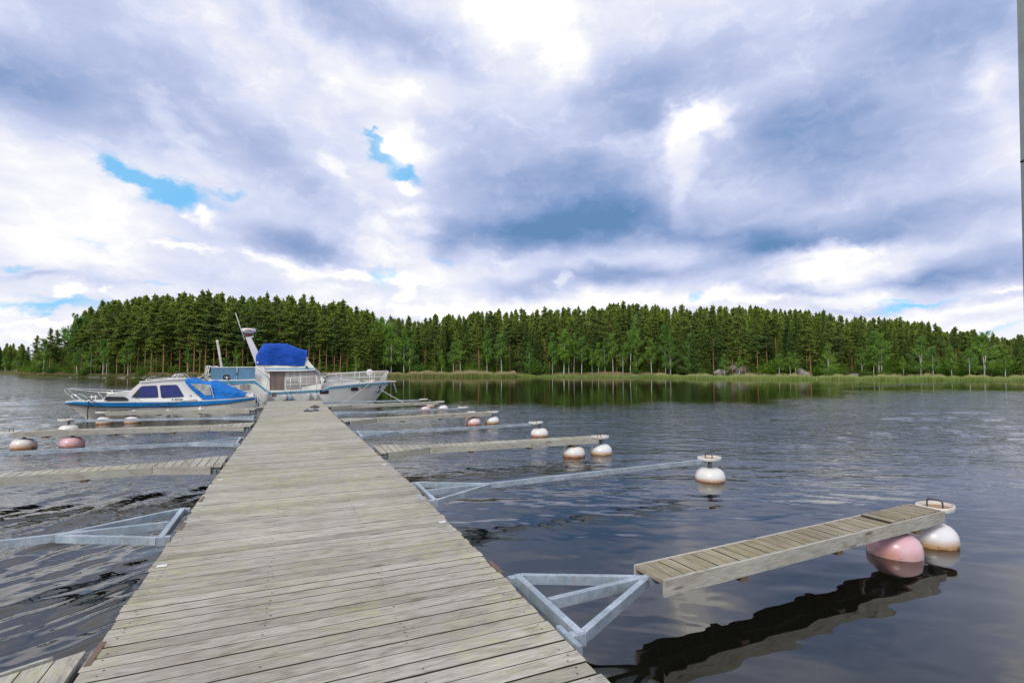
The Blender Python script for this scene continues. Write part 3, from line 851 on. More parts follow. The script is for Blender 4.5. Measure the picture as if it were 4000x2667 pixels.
class Boat:
    def __init__(s, org, u, stations):
        """stations: list of (s, half-beam at sheer, sheer z, half-beam at waterline)"""
        s.o = Vector(org); s.rz = math.atan2(u[1], u[0])
        s.u = Vector((math.cos(s.rz), math.sin(s.rz), 0)); s.w = Vector((-s.u.y, s.u.x, 0))
        s.st = stations
    def pix(s, px, py, y):
        """(s, z) where the sight line meets the fore-and-aft plane at local y"""
        d = Vector(ray(px, py)); c = Vector((0, 0, EYE)) - s.o
        t = (y - c.dot(s.w)) / d.dot(s.w)
        q = c + d * t
        return q.dot(s.u), q.z
    def tab(s, x, k): return float(np.interp(x, [a[0] for a in s.st], [a[k] for a in s.st]))
    def bd(s, x): return s.tab(x, 1)
    def zd(s, x): return s.tab(x, 2)
    def bw(s, x): return s.tab(x, 3)
    def hb(s, x, z):
        zd = s.zd(x); t = max(0, min(1, z / zd))
        return s.bw(x) + (s.bd(x) - s.bw(x)) * t ** .8
    def pixh(s, px, py, side, m=0.0):
        """sight line onto the hull side / a line inset m from the sheer; side = +1 / -1"""
        y = side * 1.0
        for _ in range(12):
            x, z = s.pix(px, py, y); y = side * max(0, s.bd(x) - m)
        return x, y, z
    def hullmesh(s, mats, parent, rows=10, name='hull', deck=True, keel=-.35, bootz=None):
        m = MB(); xs = np.linspace(s.st[0][0], s.st[-1][0], 61)
        for side in (1, -1):
            g = []
            for x in xs:
                zd = s.zd(x); r = []
                for i in range(rows + 1):
                    z = zd * (1 - i / rows); r.append((x, side * s.hb(x, z), z))
                bw = s.bw(x); r.append((x, side * bw * .82, keel * .55)); r.append((x, side * bw * .05, keel))
                g.append(r)
            a = len(m.f); m.grid(g, 0)
            nrow = rows + 2
            for i in range(a, len(m.f)):
                if (i - a) % nrow >= rows: m.m[i] = 1
        if deck:
            g = [[(x, s.bd(x) * c, s.zd(x) + .03 * (1 - c * c)) for c in np.linspace(-1, 1, 7)] for x in xs]
            m.grid(g, 2)
        # transom
        x = xs[0]; zd = s.zd(x)
        lft = [(x, s.hb(x, zd * (1 - i / rows)), zd * (1 - i / rows)) for i in range(rows + 1)] + [(x, s.bw(x) * .82, keel * .55)]
        rgt = [(a_, -b_, c_) for a_, b_, c_ in lft][::-1]
        vs = lft + rgt; m.add(vs, [tuple(range(len(vs)))], 0)
        return m.build(name, mats, parent, recalc=True)
    def ribbon(s, name, top, bot, off, mat, parent, x0=None, x1=None):
        """band lying proud of the hull sides; top/bot = offset below the sheer, numbers or functions of s"""
        T = top if callable(top) else (lambda x: top); B = bot if callable(bot) else (lambda x: bot)
        m = MB(); xs = np.linspace(s.st[0][0] if x0 is None else x0, s.st[-1][0] if x1 is None else x1, 61)
        for side in (1, -1):
            g = []
            for x in xs:
                zt = s.zd(x) - T(x); zb = s.zd(x) - B(x)
                yt, yb = s.hb(x, zt), s.hb(x, zb)
                g.append([(x, side * (yt - .03), zt), (x, side * (yt + off), zt), (x, side * (yb + off), zb), (x, side * (yb - .03), zb)])
            m.grid(g, 0, smooth=False)
        return m.build(name, mat, parent)
def plate(b, name, polypx, cf, y, th, mats, parent, rnd=0, yf=None, mi=0, both=False):
    """flat piece drawn on the plane y (sight-line outline), th thick outward"""
    pts = [b.pix(*cf(*q), y) for q in polypx]
    if rnd: pts = round_poly(pts, rnd)
    sg = 1 if y > 0 else -1
    res = None
    for k_ in ((1, -1) if both else (1,)):
        m = MB()
        if yf is None: m.prism(pts, k_ * y, k_ * (y + sg * th))
        else: m.prism(pts, lambda x, z: k_ * sg * (yf(x, z)), lambda x, z: k_ * sg * (yf(x, z) + th))
        pr = parent[0 if k_ == 1 else 1] if isinstance(parent, (list, tuple)) else parent
        o = m.build(name, mats, pr)
        res = o if res is None else (res, o)
    return res
# ================= blue and white cabin boat =================
c7 = lambda x, y: (250 + x / 2.94, 1430 + y / 2.94)
c9 = lambda x, y: (760 + x / 7.84, 1420 + y / 7.84)
u1 = Vector((-.925, -.38, 0)).normalized()
B1 = Boat((-12.42, 20.42, 0), u1, [(-2, .5, .6, .5), (4.3, 0, .7, 0)])
sh = [(2195, 352, .62), (2100, 362, .80), (1900, 381, 1.0), (1600, 398, 1.08), (1200, 409, 1.10), (900, 412, 1.08), (600, 413, .95), (400, 412, .74), (250, 408, .50), (120, 402, .26), (15, 414, .02)]
st = []
for a, b_, yb in sh:
    x, z = B1.pix(*c7(a, b_), yb); st.append((x, yb, z))
xb = [q[0] for q in st]
x_stem = 3.55
def bw1(x, yb):
    t = (x_stem - x) / 2.6
    f = max(0.0, min(1, t)) ** .75
    ts = (x - st[0][0]) / 1.2
    return min(yb * .97, .95 * f) * (.72 + .28 * min(1, max(0, ts)))
B1.st = [(q[0], q[1], q[2], max(.001, bw1(q[0], q[1]))) for q in st]
boat1 = thing('cabin_boat', B1.o, B1.rz, 'small white cabin boat with a bright blue band and blue canvas cockpit cover', 'boat')
# stem rakes: hull built with stations, bow stations are squeezed to the stem line
def stem_hull(B, mats, parent, xk, name='hull', rows=12, keel=-.35, power=1.0, deckm=2, x_keel_stern=None):
    m = MB(); x0 = B.st[0][0]; x1 = B.st[-1][0]
    N = 56
    def fwd(z, zt):            # stem x at height z
        t = max(0, min(1, z / zt)); return xk + (x1 - xk) * t ** power
    zbow = B.zd(x1)
    ts = np.linspace(0, 1, N)
    for side in (1, -1):
        g = []
        for t in ts:
            r = []
            xd = x0 + (x1 - x0) * t
            zd = B.zd(xd)
            for i in range(rows + 1):
                z = zd * (1 - i / rows)
                xe = fwd(z, zbow)
                # blend: station slides aft towards the stem foot near the bow
                k = max(0, (t - .35) / .65) ** 1.6
                x = xd * (1 - k) + (x0 + (xe - x0) * t) * k
                f = z / zd
                y = B.bw(xd) + (B.bd(xd) - B.bw(xd)) * f ** .8
                r.append((x, side * y, z))
            x = r[-1][0]; bw = B.bw(xd)
            r.append((x, side * bw * .8, keel * .5)); r.append((x, side * bw * .04, keel))
            g.append(r)
        a = len(m.f); m.grid(g, 0)
        for i in range(a, len(m.f)):
            if (i - a) % (rows + 2) >= rows: m.m[i] = 1
    g = [[(x, B.bd(x) * c, B.zd(x) + .03 * (1 - c * c)) for c in np.linspace(-1, 1, 7)] for x in np.linspace(x0, x1, N)]
    m.grid(g, deckm)
    x = x0; zd = B.zd(x)
    lft = [(x, B.bw(x) + (B.bd(x) - B.bw(x)) * (1 - i / rows) ** .8, zd * (1 - i / rows)) for i in range(rows + 1)] + [(x, B.bw(x) * .8, keel * .5)]
    rgt = [(a_, -b_, c_) for a_, b_, c_ in lft][::-1]
    m.add(lft + rgt, [tuple(range(len(lft) * 2))], 0)
    return m.build(name, mats, parent)
stem_hull(B1, [M_gel, M_red, M_gelw], boat1, x_stem)
B1.ribbon('gunwale', -.025, .012, .012, M_gelw, boat1)
thick1 = lambda x: float(np.interp(x, [B1.st[0][0], -1.2, .5, 2.5, 3.6, B1.st[-1][0]], [.075, .13, .175, .165, .12, .05]))
B1.ribbon('blue_band', .012, thick1, .014, M_blue, boat1)
B1.ribbon('rubbing_strip', thick1, lambda x: thick1(x) + .028, .03, M_blks, boat1)
# cabin: tumblehome side walls
tum1 = lambda x, z: .84 - .13 * max(0, z - .7)
cabp = [(395, 395), (455, 352), (474, 312), (560, 300), (742, 292), (868, 190), (905, 176), (1395, 152), (1400, 190), (1600, 395)]
CPB = [B1.pix(*c7(*q), .84) for q in cabp]
def zbelow(pts, dz=.04): return pts
ZS = .62
lo = [(CPB[-1][0], ZS), (CPB[0][0], ZS)]
# fore trunk (narrower) and main cabin as one shell
trunk = [CPB[0], CPB[1], CPB[2], CPB[3], CPB[4], (CPB[4][0] - .25, CPB[4][1]), (CPB[4][0] - .25, ZS), (CPB[0][0], ZS)]
m = MB()
wf = lambda x, z: min(.70 - .1 * max(0, z - .7), max(.2, B1.bd(x) - .18))
m.prism(trunk, lambda x, z: wf(x, z), lambda x, z: -wf(x, z)); m.build('fore_cabin', M_gelw, boat1)
main = CPB[4:9] + [CPB[9], (CPB[9][0], ZS), (CPB[4][0] - .02, ZS)]
m = MB(); m.prism(main, lambda x, z: tum1(x, z), lambda x, z: -tum1(x, z)); m.build('cabin', M_gelw, boat1)
# roof lip and hand rails
ra = B1.pix(*c7(865, 184), .80); rb = B1.pix(*c7(1400, 150), .80)
m = MB(); 
for sg in (1, -1): m.tube([(ra[0], sg * .80, ra[1] + .01), ((ra[0] + rb[0]) / 2, sg * .79, (ra[1] + rb[1]) / 2 + .03), (rb[0], sg * .79, rb[1] + .01)], .022, 8)
m.build('roof_edge', M_gelw, boat1)
m = MB()
for sg in (1, -1):
    g1 = B1.pix(*c7(950, 160), .6); g2 = B1.pix(*c7(1240, 145), .6)
    m.tube(bez([(g1[0], sg * .6, g1[1] - .02), (g1[0] - .04, sg * .6, g1[1] + .03), (g2[0] + .04, sg * .6, g2[1] + .03), (g2[0], sg * .6, g2[1] - .02)], 4), .012, 6)
m.build('grab_rail', M_chrome, boat1)
h1 = B1.pix(*c7(1190, 150), .3); h2 = B1.pix(*c7(1400, 140), .3)
m = MB(); m.box(min(h1[0], h2[0]), max(h1[0], h2[0]), -.3, .3, h1[1] - .02, h1[1] + .045); m.build('roof_hatch', M_gelw, boat1)
# roof arch with searchlight
A = [B1.pix(*c7(*q), .35) for q in ((1232, 178), (1258, 150), (1243, 112), (1290, 92), (1345, 92), (1395, 130))]
m = MB()
for sg in (1, -1): m.tube([(a[0], sg * .35, a[1]) for a in A], .014, 8)
A2 = [B1.pix(*c7(*q), .35) for q in ((1262, 112), (1290, 110), (1335, 172))]
for sg in (1, -1): m.tube([(a[0], sg * .35, a[1]) for a in A2], .014, 8)
for i in (2, 3, 4): m.tube([(A[i][0], -.35, A[i][1]), (A[i][0], .35, A[i][1])], .014, 8)
m.build('roof_arch', M_chrome, boat1)
a = B1.pix(*c7(1300, 72), 0); m = MB(); m.lathe([(0, -.06), (.03, -.055), (.05, 0), (.035, .05), (0, .06)], (a[0], 0, a[1]), 12); m.tube([(a[0], 0, a[1] - .12), (a[0], 0, a[1])], .012, 6); m.build('searchlight', M_plast, boat1)
# windows both sides
def win1(name, poly, mat, r, lab=None):
    fr_ = plate(B1, 'window_frame', poly, c7, .80, .008, M_frame, boat1, r, yf=tum1, both=True)
    c = np.mean(poly, axis=0); pl = [tuple(c + (np.array(q) - c) * np.array([.955, .93])) for q in poly]
    o = plate(B1, 'window_pane', pl, c7, .80, .014, mat, fr_, r * .9, yf=tum1, both=True)
    if lab: o[0]['label'] = lab
win1('w', [(764, 366), (885, 228), (1066, 220), (1087, 360)], M_curtb, .07, 'dark glass with a deep blue curtain')
win1('w', [(1096, 218), (1298, 212), (1384, 352), (1118, 366)], M_curtb, .07, 'dark glass with a deep blue curtain')
pl = [(778, 360), (868, 252), (872, 300), (850, 362)]
plate(B1, 'window_gap', pl, c7, .80, .017, M_glass, boat1, .02, yf=tum1)
wf2 = lambda x, z: wf(x, z)
fr_ = plate(B1, 'window_frame', [(450, 392), (478, 350), (705, 350), (748, 378), (733, 404), (468, 404)], c7, .66, .008, M_frame, boat1, .05, yf=wf2, both=True)
plate(B1, 'forward_window', [(458, 390), (483, 356), (702, 356), (738, 379), (727, 398), (472, 398)], c7, .66, .014, M_glass, fr_, .05, yf=wf2, both=True)
# windscreen panes
f0 = B1.pix(*c7(752, 296), .7); f1 = B1.pix(*c7(864, 200), .7)
m = MB(); dx, dz = f1[0] - f0[0], f1[1] - f0[1]; nv = Vector((-dz, 0, dx)).normalized()
if nv.x < 0: nv = -nv
for y0, y1 in ((-.68, -.04), (.04, .68)):
    a = [Vector((f0[0], y0, f0[1])), Vector((f0[0], y1, f0[1])), Vector((f1[0], y1 * .94, f1[1])), Vector((f1[0], y0 * .94, f1[1]))]
    m.add([q + nv * .004 for q in a] + [q + nv * .022 for q in a], [(0, 1, 2, 3), (7, 6, 5, 4), (0, 4, 5, 1), (1, 5, 6, 2), (2, 6, 7, 3), (3, 7, 4, 0)])
m.build('windscreen', plain('pale_reflecting_windscreen', (.30, .33, .42), .08), boat1)
v_ = B1.pix(*c7(1452, 341), .84); m = MB(); m.box(v_[0] - .028, v_[0] + .028, tum1(0, v_[1]) , tum1(0, v_[1]) + .012, v_[1] - .04, v_[1] + .04); m.build('vent', M_chrome, boat1)
# registration
c = B1.pix(*c7(1302, 385), .84)
yt = tum1(0, c[1]) + .006
M4 = Matrix.Translation((c[0], yt, c[1])) @ Matrix(((-1, 0, 0, 0), (0, 0, 1, 0), (0, 1, 0, 0), (0, 0, 0, 1)))
text_obj('registration_number', 'P 95706', .095, M_plast, boat1, M4, 0, 1.18)
# blue canvas over the cockpit
def cover(B, top, bot, Y, mat, parent, name, n=22, ex=.55, wr=.012, seed=1, endcap=True, nj=17):
    """top and bot are (s,z) polylines; superelliptic vault between the two sides"""
    rg = np.random.RandomState(seed)
    xs = np.linspace(max(min(a[0] for a in top), min(a[0] for a in bot)), min(max(a[0] for a in top), max(a[0] for a in bot)), n)
    tp = sorted(top); bt = sorted(bot)
    g = []
    for i, x in enumerate(xs):
        zt = np.interp(x, [a[0] for a in tp], [a[1] for a in tp]); zb = np.interp(x, [a[0] for a in bt], [a[1] for a in bt])
        yy = Y(x) if callable(Y) else Y
        r = []
        for j, a in enumerate(np.linspace(0, math.pi, nj)):
            c, s_ = math.cos(a), math.sin(a)
            w_ = wr * (math.sin(5 * x + 3 * a) + math.sin(11 * x - 5 * a + 1) * .6)
            r.append((x + w_ * .5, (yy + w_) * math.copysign(abs(c) ** ex, c), zb + max(.01, zt - zb) * abs(s_) ** ex + w_ * .3))
        g.append(r)
    m = MB(); m.grid(g, 0)
    if endcap:
        for r in (g[0], g[-1]): m.add(r, [tuple(range(len(r)))], 0)
    return m.build(name, mat, parent)
top = [B1.pix(*c7(*q), .55) for q in ((1400, 145), (1440, 132), (1500, 150), (1560, 172), (1640, 186), (1672, 186), (1702, 160), (1760, 182), (1880, 236), (2040, 305), (2072, 312))]
bot = [B1.pix(*c7(*q), .92) for q in ((1392, 190), (1455, 262), (1530, 330), (1600, 392), (1750, 388), (1900, 372), (2048, 352), (2072, 340))]
yc = lambda x: min(.90, B1.bd(x) - .06)
cov = cover(B1, top, bot, yc, M_canv, boat1, 'cockpit_canvas', 40, .42)
pl = [(1450, 203), (1560, 200), (1668, 214), (1692, 328), (1625, 334)]
plate(B1, 'canvas_window', pl, c7, .90, .012, M_clear, cov, .03)
m = MB(); q = [B1.pix(*c7(*p_), .93) for p_ in ((1672, 215), (1692, 260), (1705, 310), (1728, 378))]
m.tube([(a, .925, b) for a, b in q], .012, 6); m.build('canvas_zip', M_whtube, cov)
# aft deck locker, cleats
a = B1.pix(*c7(2062, 352), .4); b_ = B1.pix(*c7(2175, 322), .4)
m = MB(); m.prism([(a[0], a[1] - .12), (a[0], b_[1] + .01), (b_[0] + .02, b_[1] + .02), (b_[0], B1.zd(b_[0]))], -.42, .42); m.build('aft_deck', M_gelw, boat1)
a = B1.pix(*c7(2098, 348), .5); m = MB(); m.tube([(a[0], .42, a[1]), (a[0], .56, a[1])], .045, 12); m.tube([(a[0], .55, a[1]), (a[0], .565, a[1])], .03, 12, 0); m.build('exhaust_vent', M_chrome, boat1)
# bow rails
def railpts(B, cf, pts, side, inset):
    out = []
    for a, b_, mm in pts:
        y = side * 1.0
        for _ in range(15):
            x, z = B.pix(*cf(a, b_), y); xx = min(max(x, B.st[0][0]), B.st[-1][0]); y = side * max(.05, B.bd(xx) - inset + mm)
        out.append(Vector((x, y, z)))
    return out
nr = railpts(B1, c7, [(965, 447, .0), (880, 396, .04), (740, 344, .06), (560, 307, .08), (390, 296, .1), (200, 276, .14), (60, 262, .2), (22, 262, .22)], 1, .08)
nr = [Vector((p.x, p.y, p.z)) for p in nr]
lowr = railpts(B1, c7, [(8, 272, .22), (22, 300, .2), (70, 336, .14), (100, 330, .1), (135, 336, .08), (200, 398, .05)], 1, .08)
post1 = railpts(B1, c7, [(390, 300, .08), (440, 360, .05), (542, 448, .0)], 1, .08)
leg2 = railpts(B1, c7, [(22, 300, .2), (70, 336, .14), (140, 396, .05)], 1, .08)
m = MB()
for sg in (1, -1):
    fl = lambda v: Vector((v.x, v.y * sg, v.z))
    m.tube([fl(v) for v in bez(nr + lowr[:1], 4)], .0135, 8)
    m.tube([fl(v) for v in bez(lowr[:3], 3)] + [fl(v) for v in bez(lowr[2:], 3)], .0125, 8)
    m.tube([fl(v) for v in bez(post1, 3)], .0125, 8)
    m.tube([fl(v) for v in leg2[1:]], .0125, 8)
m.build('bow_rail', M_chrome, boat1)
# windlass / bow cleat
a = B1.pix(*c7(340, 352), 0); m = MB(); m.tube([(a[0] - .12, 0, a[1] - .0), (a[0] + .12, 0, a[1] - .0)], .018, 8)
for dx in (-.06, .06): m.tube([(a[0] + dx, 0, B1.zd(a[0])), (a[0] + dx, 0, a[1] + .06)], .016, 8)
m.build('bow_cleat', M_whtube, boat1)

def rope(name, pts, r, mat, label, group=None, sag=0, n=6, o=None):
    """world-space rope; top-level"""
    pts = [Vector(p) for p in pts]
    if sag:
        a, b = pts[0], pts[-1]
        pts = [a.lerp(b, t) + Vector((0, 0, -sag * 4 * t * (1 - t))) for t in np.linspace(0, 1, 9)]
    base = Vector((pts[0].x, pts[0].y, 0))
    m = MB(); m.tube([p - base for p in (bez(pts, 4) if not sag else pts)], r, n)
    ob = m.build(name, mat); ob.location = base
    return tag(ob, label, 'rope', group)
def W(B, x, y, z): return B.o + B.u * x + B.w * y + Vector((0, 0, z))
def Wp(B, cf, a, b_, y):
    x, z = B.pix(*cf(a, b_), y); return W(B, x, y, z)
rope('mooring_rope', [Wp(B1, c7, 1530, 390, 1.1), Wp(B1, c7, 1480, 388, 1.15), Wp(B1, c7, 1320, 415, 1.17), Wp(B1, c7, 1180, 456, 1.17), Wp(B1, c7, 985, 440, 1.15), Wp(B1, c7, 850, 478, 1.2), Wp(B1, c7, 700, 502, 1.2), Wp(B1, c7, 530, 512, 1.25)], .013, M_rope, 'black rope looping along the blue band of the cabin boat to the float ring')
rope('mooring_rope', [Wp(B1, c7, 1310, 420, 1.16), Wp(B1, c7, 1150, 432, 1.16), Wp(B1, c7, 980, 446, 1.14)], .013, M_rope, 'short second strand of black rope on the blue band of the cabin boat')
rope('mooring_rope', [Wp(B1, c7, 275, 400, .5), Wp(B1, c7, 282, 425, .62), Wp(B1, c7, 272, 520, .62), Wp(B1, c7, 268, 700, .62)], .016, M_rope, 'black bow rope hanging straight down into the water from the cabin boat')
rope('mooring_rope', [Wp(B1, c7, 300, 395, .4), Wp(B1, c7, 350, 410, .72), Wp(B1, c7, 372, 470, .95), Wp(B1, c7, 410, 508, 1.1), Wp(B1, c7, 500, 510, 1.3)], .013, M_rope, 'black rope drooping from the cabin boat bow to the round finger plate')
rope('mooring_rope', [Wp(B1, c7, 240, 395, .3), Wp(B1, c7, 270, 372, .3), Wp(B1, c7, 300, 378, .35), Wp(B1, c7, 330, 395, .35), Wp(B1, c7, 280, 402, .4), Wp(B1, c7, 250, 398, .4)], .016, M_rope, 'coil of black rope on the foredeck of the cabin boat')
rope('mooring_rope', [Wp(B1, c7, 2130, 312, .1), Wp(B1, c7, 2190, 345, .3), Wp(B1, c7, 2215, 400, .3), Wp(B1, c7, 2240, 440, .3), Wp(B1, c7, 2225, 462, .2)], .022, M_ropeb, 'tangle of blue rope hanging from the stern of the cabin boat')
rope('mooring_rope', [Wp(B1, c7, 2150, 318, .05), Wp(B1, c7, 2200, 370, .2), Wp(B1, c7, 2210, 430, .25), Wp(B1, c7, 2235, 460, .25)], .012, M_rope, 'dark line beside the blue rope on the stern of the cabin boat')
# boarding ladder at the stern
q1 = [Wp(B1, c7, *q, .0) - B1.o for q in ((2215, 322), (2245, 405))]
m = MB(); inv = Matrix.Rotation(-B1.rz, 3, 'Z')
a, b_ = inv @ q1[0], inv @ q1[1]
for dy in (-.13, .13): m.tube([a + Vector((0, dy, 0)), b_ + Vector((0, dy, 0))], .011, 6)
for t in (.1, .4, .7, .95):
    c = a.lerp(b_, t); m.tube([c + Vector((0, -.13, 0)), c + Vector((0, .13, 0))], .010, 6)
m.build('stern_ladder', M_chrome, boat1)
# small fenders hanging along the near side
M_fw = plain('white_fender_vinyl', (.70, .70, .70), .45, var=.08, dirt=(.45, .43, .42))
M_fb = plain('blue_tipped_fender', (.17, .26, .33), .5, var=.15)
M_fr = MT('grey_ribbed_fender_sock')
_v = M_fr.obj(); _w = M_fr.n('ShaderNodeTexWave', wave_type='BANDS', bands_direction='Z'); M_fr.l(_v, _w.inputs[0]); _w.inputs['Scale'].default_value = 9; _w.inputs['Distortion'].default_value = 1.5
M_fr.col(M_fr.ramp(_w.outputs['Fac'], [(.2, (.30, .31, .32)), (.6, (.62, .62, .61))])).rough(.8); M_fr.bump(_w.outputs['Fac'], .5, .02); M_fr = M_fr.m
def fender(wp, ln, r, mat, label, line_to, group=None, tip=None, tilt=(0, 0)):
    t = thing('fender', (wp.x, wp.y, 0), 0, label, 'fender', group)
    pr = [(0, 0), (r * .5, .01), (r * .9, .05), (r, .10), (r, ln * .68), (r * .85, ln * .8), (r * .45, ln * .9), (r * .25, ln * .95), (r * .2, ln), (0, ln)]
    z0 = wp.z
    m = MB(); m.lathe(pr, (0, 0, z0), 18); m.build('body', mat, t)
    if tip:
        m = MB(); m.lathe([(0, -.006), (r * .5, .004), (r * .93, .045), (r * 1.03, .09), (r * 1.03, ln * .22)], (0, 0, z0), 18); m.build('end_cap', tip, t)
    m = MB(); m.lathe([(r * .46, ln * .9), (r * .28, ln * .955), (r * .22, ln + .01), (0, ln + .012)], (0, 0, z0), 12); m.build('eye', M_fb, t)
    e = line_to - Vector((wp.x, wp.y, 0))
    m = MB(); m.tube([(0, 0, z0 + ln), e], .007, 6); m.build('line', M_rope if mat is not M_fw else M_rope, t)
    return t
for a, ztop, mt, lab in ((805, 485, M_fw, 'small white fender on the cabin boat, nearest its bow'), (1198, 480, M_fb, 'blue-topped fender in the middle of the cabin boat side'), (1567, 455, M_fw, 'white fender under the blue canvas of the cabin boat')):
    x, z = B1.pix(*c7(a, ztop), 1.2)
    zc = z; ln = z - .03
    yy = B1.bd(x) + .10
    fender(W(B1, x, yy, .03), ln, .085, M_fw, lab, W(B1, x, B1.bd(x) + .02, B1.zd(x)), tip=None)

# ================= white flybridge yacht =================
c2 = lambda x, y: (900 + x / 3.36, 1180 + y / 3.36)
cA = lambda x, y: (1150 + x / 5.2267, 1380 + y / 5.2267)
u2 = Vector((.91, .414, 0)).normalized()
B2 = Boat((-10.81, 25.97, 0), u2, [(-4.2, 1.4, 1.2, 1.3), (4.7, 0, 1.2, 0)])
S2 = [(-390, 1032, 1.40), (-200, 1030, 1.52), (100, 1028, 1.60), (325, 1024, 1.60), (400, 1088, 1.60), (478, 1156, 1.60), (515, 1182, 1.60), (800, 1168, 1.60), (1190, 1146, 1.52), (1265, 1128, 1.48), (1320, 1106, 1.43), (1500, 1090, 1.22), (1700, 1072, .92), (1850, 1060, .62), (1980, 1051, .33), (2095, 1044, .03)]
st = []
for a, b_, yb in S2:
    x, z = B2.pix(*c2(a, b_), -yb); st.append((x, yb, z))
xs2 = 3.72
B2.st = [(q[0], q[1], q[2], max(.001, min(q[1] * .95, 1.42 * max(0.0, min(1, (xs2 + .9 - q[0]) / 3.4)) ** .8 if q[0] < 4.5 else .001))) for q in st]
yacht = thing('motor_yacht', B2.o, B2.rz, 'white flybridge motor yacht under a royal blue tarpaulin, moored across the dock end', 'yacht')
stem_hull(B2, [M_gely, M_teal, M_gely], yacht, xs2, rows=14, keel=-.3)
B2.ribbon('gunwale', -.03, .014, .02, M_gelw, yacht)
tk = lambda x: float(np.interp(x, [-4, -2.9, -2.2, -1.6, 0, 2, 4.6], [.20, .20, .16, .12, .115, .115, .11]))
B2.ribbon('teal_stripe', .014, tk, .012, M_teal, yacht)
B2.ribbon('spray_rail', lambda x: B2.zd(x) - .10, lambda x: B2.zd(x) - .06, .015, M_gely, yacht, x1=3.3)
tum2 = lambda x, z: 1.30 - .10 * max(0, z - .8)
sal = [(325, 1024), (322, 870), (333, 824), (975, 838), (985, 716), (1104, 860), (1112, 884), (1238, 1012), (1222, 1062), (1180, 1140), (715, 1166), (515, 1178), (478, 1152)]
SP_ = [B2.pix(*c2(*q), -1.27) for q in sal]
m = MB(); m.prism(SP_, lambda x, z: -tum2(x, z), lambda x, z: tum2(x, z)); m.build('superstructure', M_gely, yacht)
# foredeck trunk
tr = [(1190, 1120), (1222, 1062), (1262, 1034), (1400, 1016), (1660, 1018), (1700, 1026), (1732, 1062), (1700, 1075)]
T_ = [B2.pix(*c2(*q), -.8) for q in tr]
tf = lambda x, z: min(.95, max(.15, B2.bd(min(x, 4.6)) - .35)) - .08 * max(0, z - 1)
m = MB(); m.prism(T_, lambda x, z: -tf(x, z), lambda x, z: tf(x, z)); m.build('foredeck_cabin', M_gelw, yacht)
# roof overhang and flybridge stripe
plate(B2, 'roof_overhang', [(452, 893), (1108, 880), (1114, 893), (900, 904), (470, 908)], c2, -1.38, .03, M_gelw, yacht)
ov = [B2.pix(*c2(*q), -1.38) for q in ((452, 893), (1108, 880), (1114, 893), (470, 908))]
m = MB(); m.prism(ov, -1.375, 1.375); m.build('roof_edge', M_gelw, yacht)
plate(B2, 'flybridge_stripe', [(455, 868), (1088, 862), (1104, 880), (455, 884)], c2, -1.27, .006, M_teal, yacht, yf=tum2, both=True)
def win2(poly, mat, r, nm, lab=None, fr=True, k=(.96, .94)):
    fr_ = plate(B2, 'window_frame', poly, c2, -1.27, .007, M_frame, yacht, r, yf=tum2, both=True) if fr else yacht
    c = np.mean(poly, axis=0); pl_ = [tuple(c + (np.array(q) - c) * np.array(k)) for q in poly]
    o_ = plate(B2, nm, pl_, c2, -1.27, .013, mat, fr_, r * .9, yf=tum2, both=True)
    if lab: o_[0]['label'] = lab
win2([(516, 910), (716, 910), (708, 1154), (516, 1154)], M_brown, .01, 'salon_door', 'tall salon doorway with a brown curtain')
win2([(722, 910), (822, 908), (884, 988), (890, 1040), (722, 1040)], M_curt, .015, 'salon_window')
win2([(836, 908), (1090, 898), (1172, 985), (1190, 1062), (940, 1112), (884, 980)], M_curt, .02, 'salon_window')
win2([(1094, 896), (1112, 894), (1200, 985), (1180, 985)], M_glass, .005, 'quarter_light', fr=False)
plate(B2, 'side_panel_dark', [(728, 1044), (900, 1040), (935, 1114), (930, 1140), (728, 1150)], c2, -1.27, .010, plain('grey_shaded_mesh_panel', (.19, .18, .18), .7, var=.2, scale=20), yacht, 0, yf=tum2)
# door post
plate(B2, 'door_post', [(508, 905), (518, 905), (518, 1158), (508, 1158)], c2, -1.27, .03, M_gelw, yacht, 0, yf=tum2)
# portholes in the hull
def port(cx, cy, w, h, mat, cf, y, rr=.07, yo=None):
    pl_ = [(cx - w / 2, cy - h / 2 ), (cx + w / 2, cy - h / 2 - w * .03), (cx + w / 2, cy + h / 2 - w * .03), (cx - w / 2, cy + h / 2)]
    yy = -y
    for _ in range(12):
        x_, z_ = B2.pix(*cf(cx, cy), yy); yy = hullY(x_, z_)
    for sg in (-1, 1):
        par = yacht
        for nm, kk, th, mt in (('porthole_frame', 1.18, .012, M_gelw), ('porthole_pane', 1.0, .022, mat)):
            q = [B2.pix(*cf(cx + (a - cx) * kk, cy + (b - cy) * kk), yy) for a, b in pl_]
            q = round_poly(q, rr)
            m = MB(); m.prism(q, lambda x, z: sg * (-hullY(x, z) - .03), lambda x, z: sg * (-hullY(x, z) + th))
            par = m.build(nm, mt, par)
# flybridge cover
top = [B2.pix(*c2(*q), -.5) for q in ((338, 700), (366, 652), (400, 596), (438, 540), (600, 541), (742, 546), (850, 585), (1010, 640))]
bot = [B2.pix(*c2(*q), -1.2) for q in ((335, 824), (500, 824), (740, 826), (860, 840), (968, 836), (1008, 700))]
# the mast-side end slopes down to the coaming
tarp = cover(B2, top, bot, lambda x: 1.22, M_royal, yacht, 'flybridge_tarpaulin', 60, .34, .022, nj=31)
a = B2.pix(*c2(357, 791), -1.25); m = MB(); m.tube([(a[0], -1.20, a[1]), (a[0], -1.26, a[1])], .042, 16); m.build('tarpaulin_badge', M_gelw, tarp)
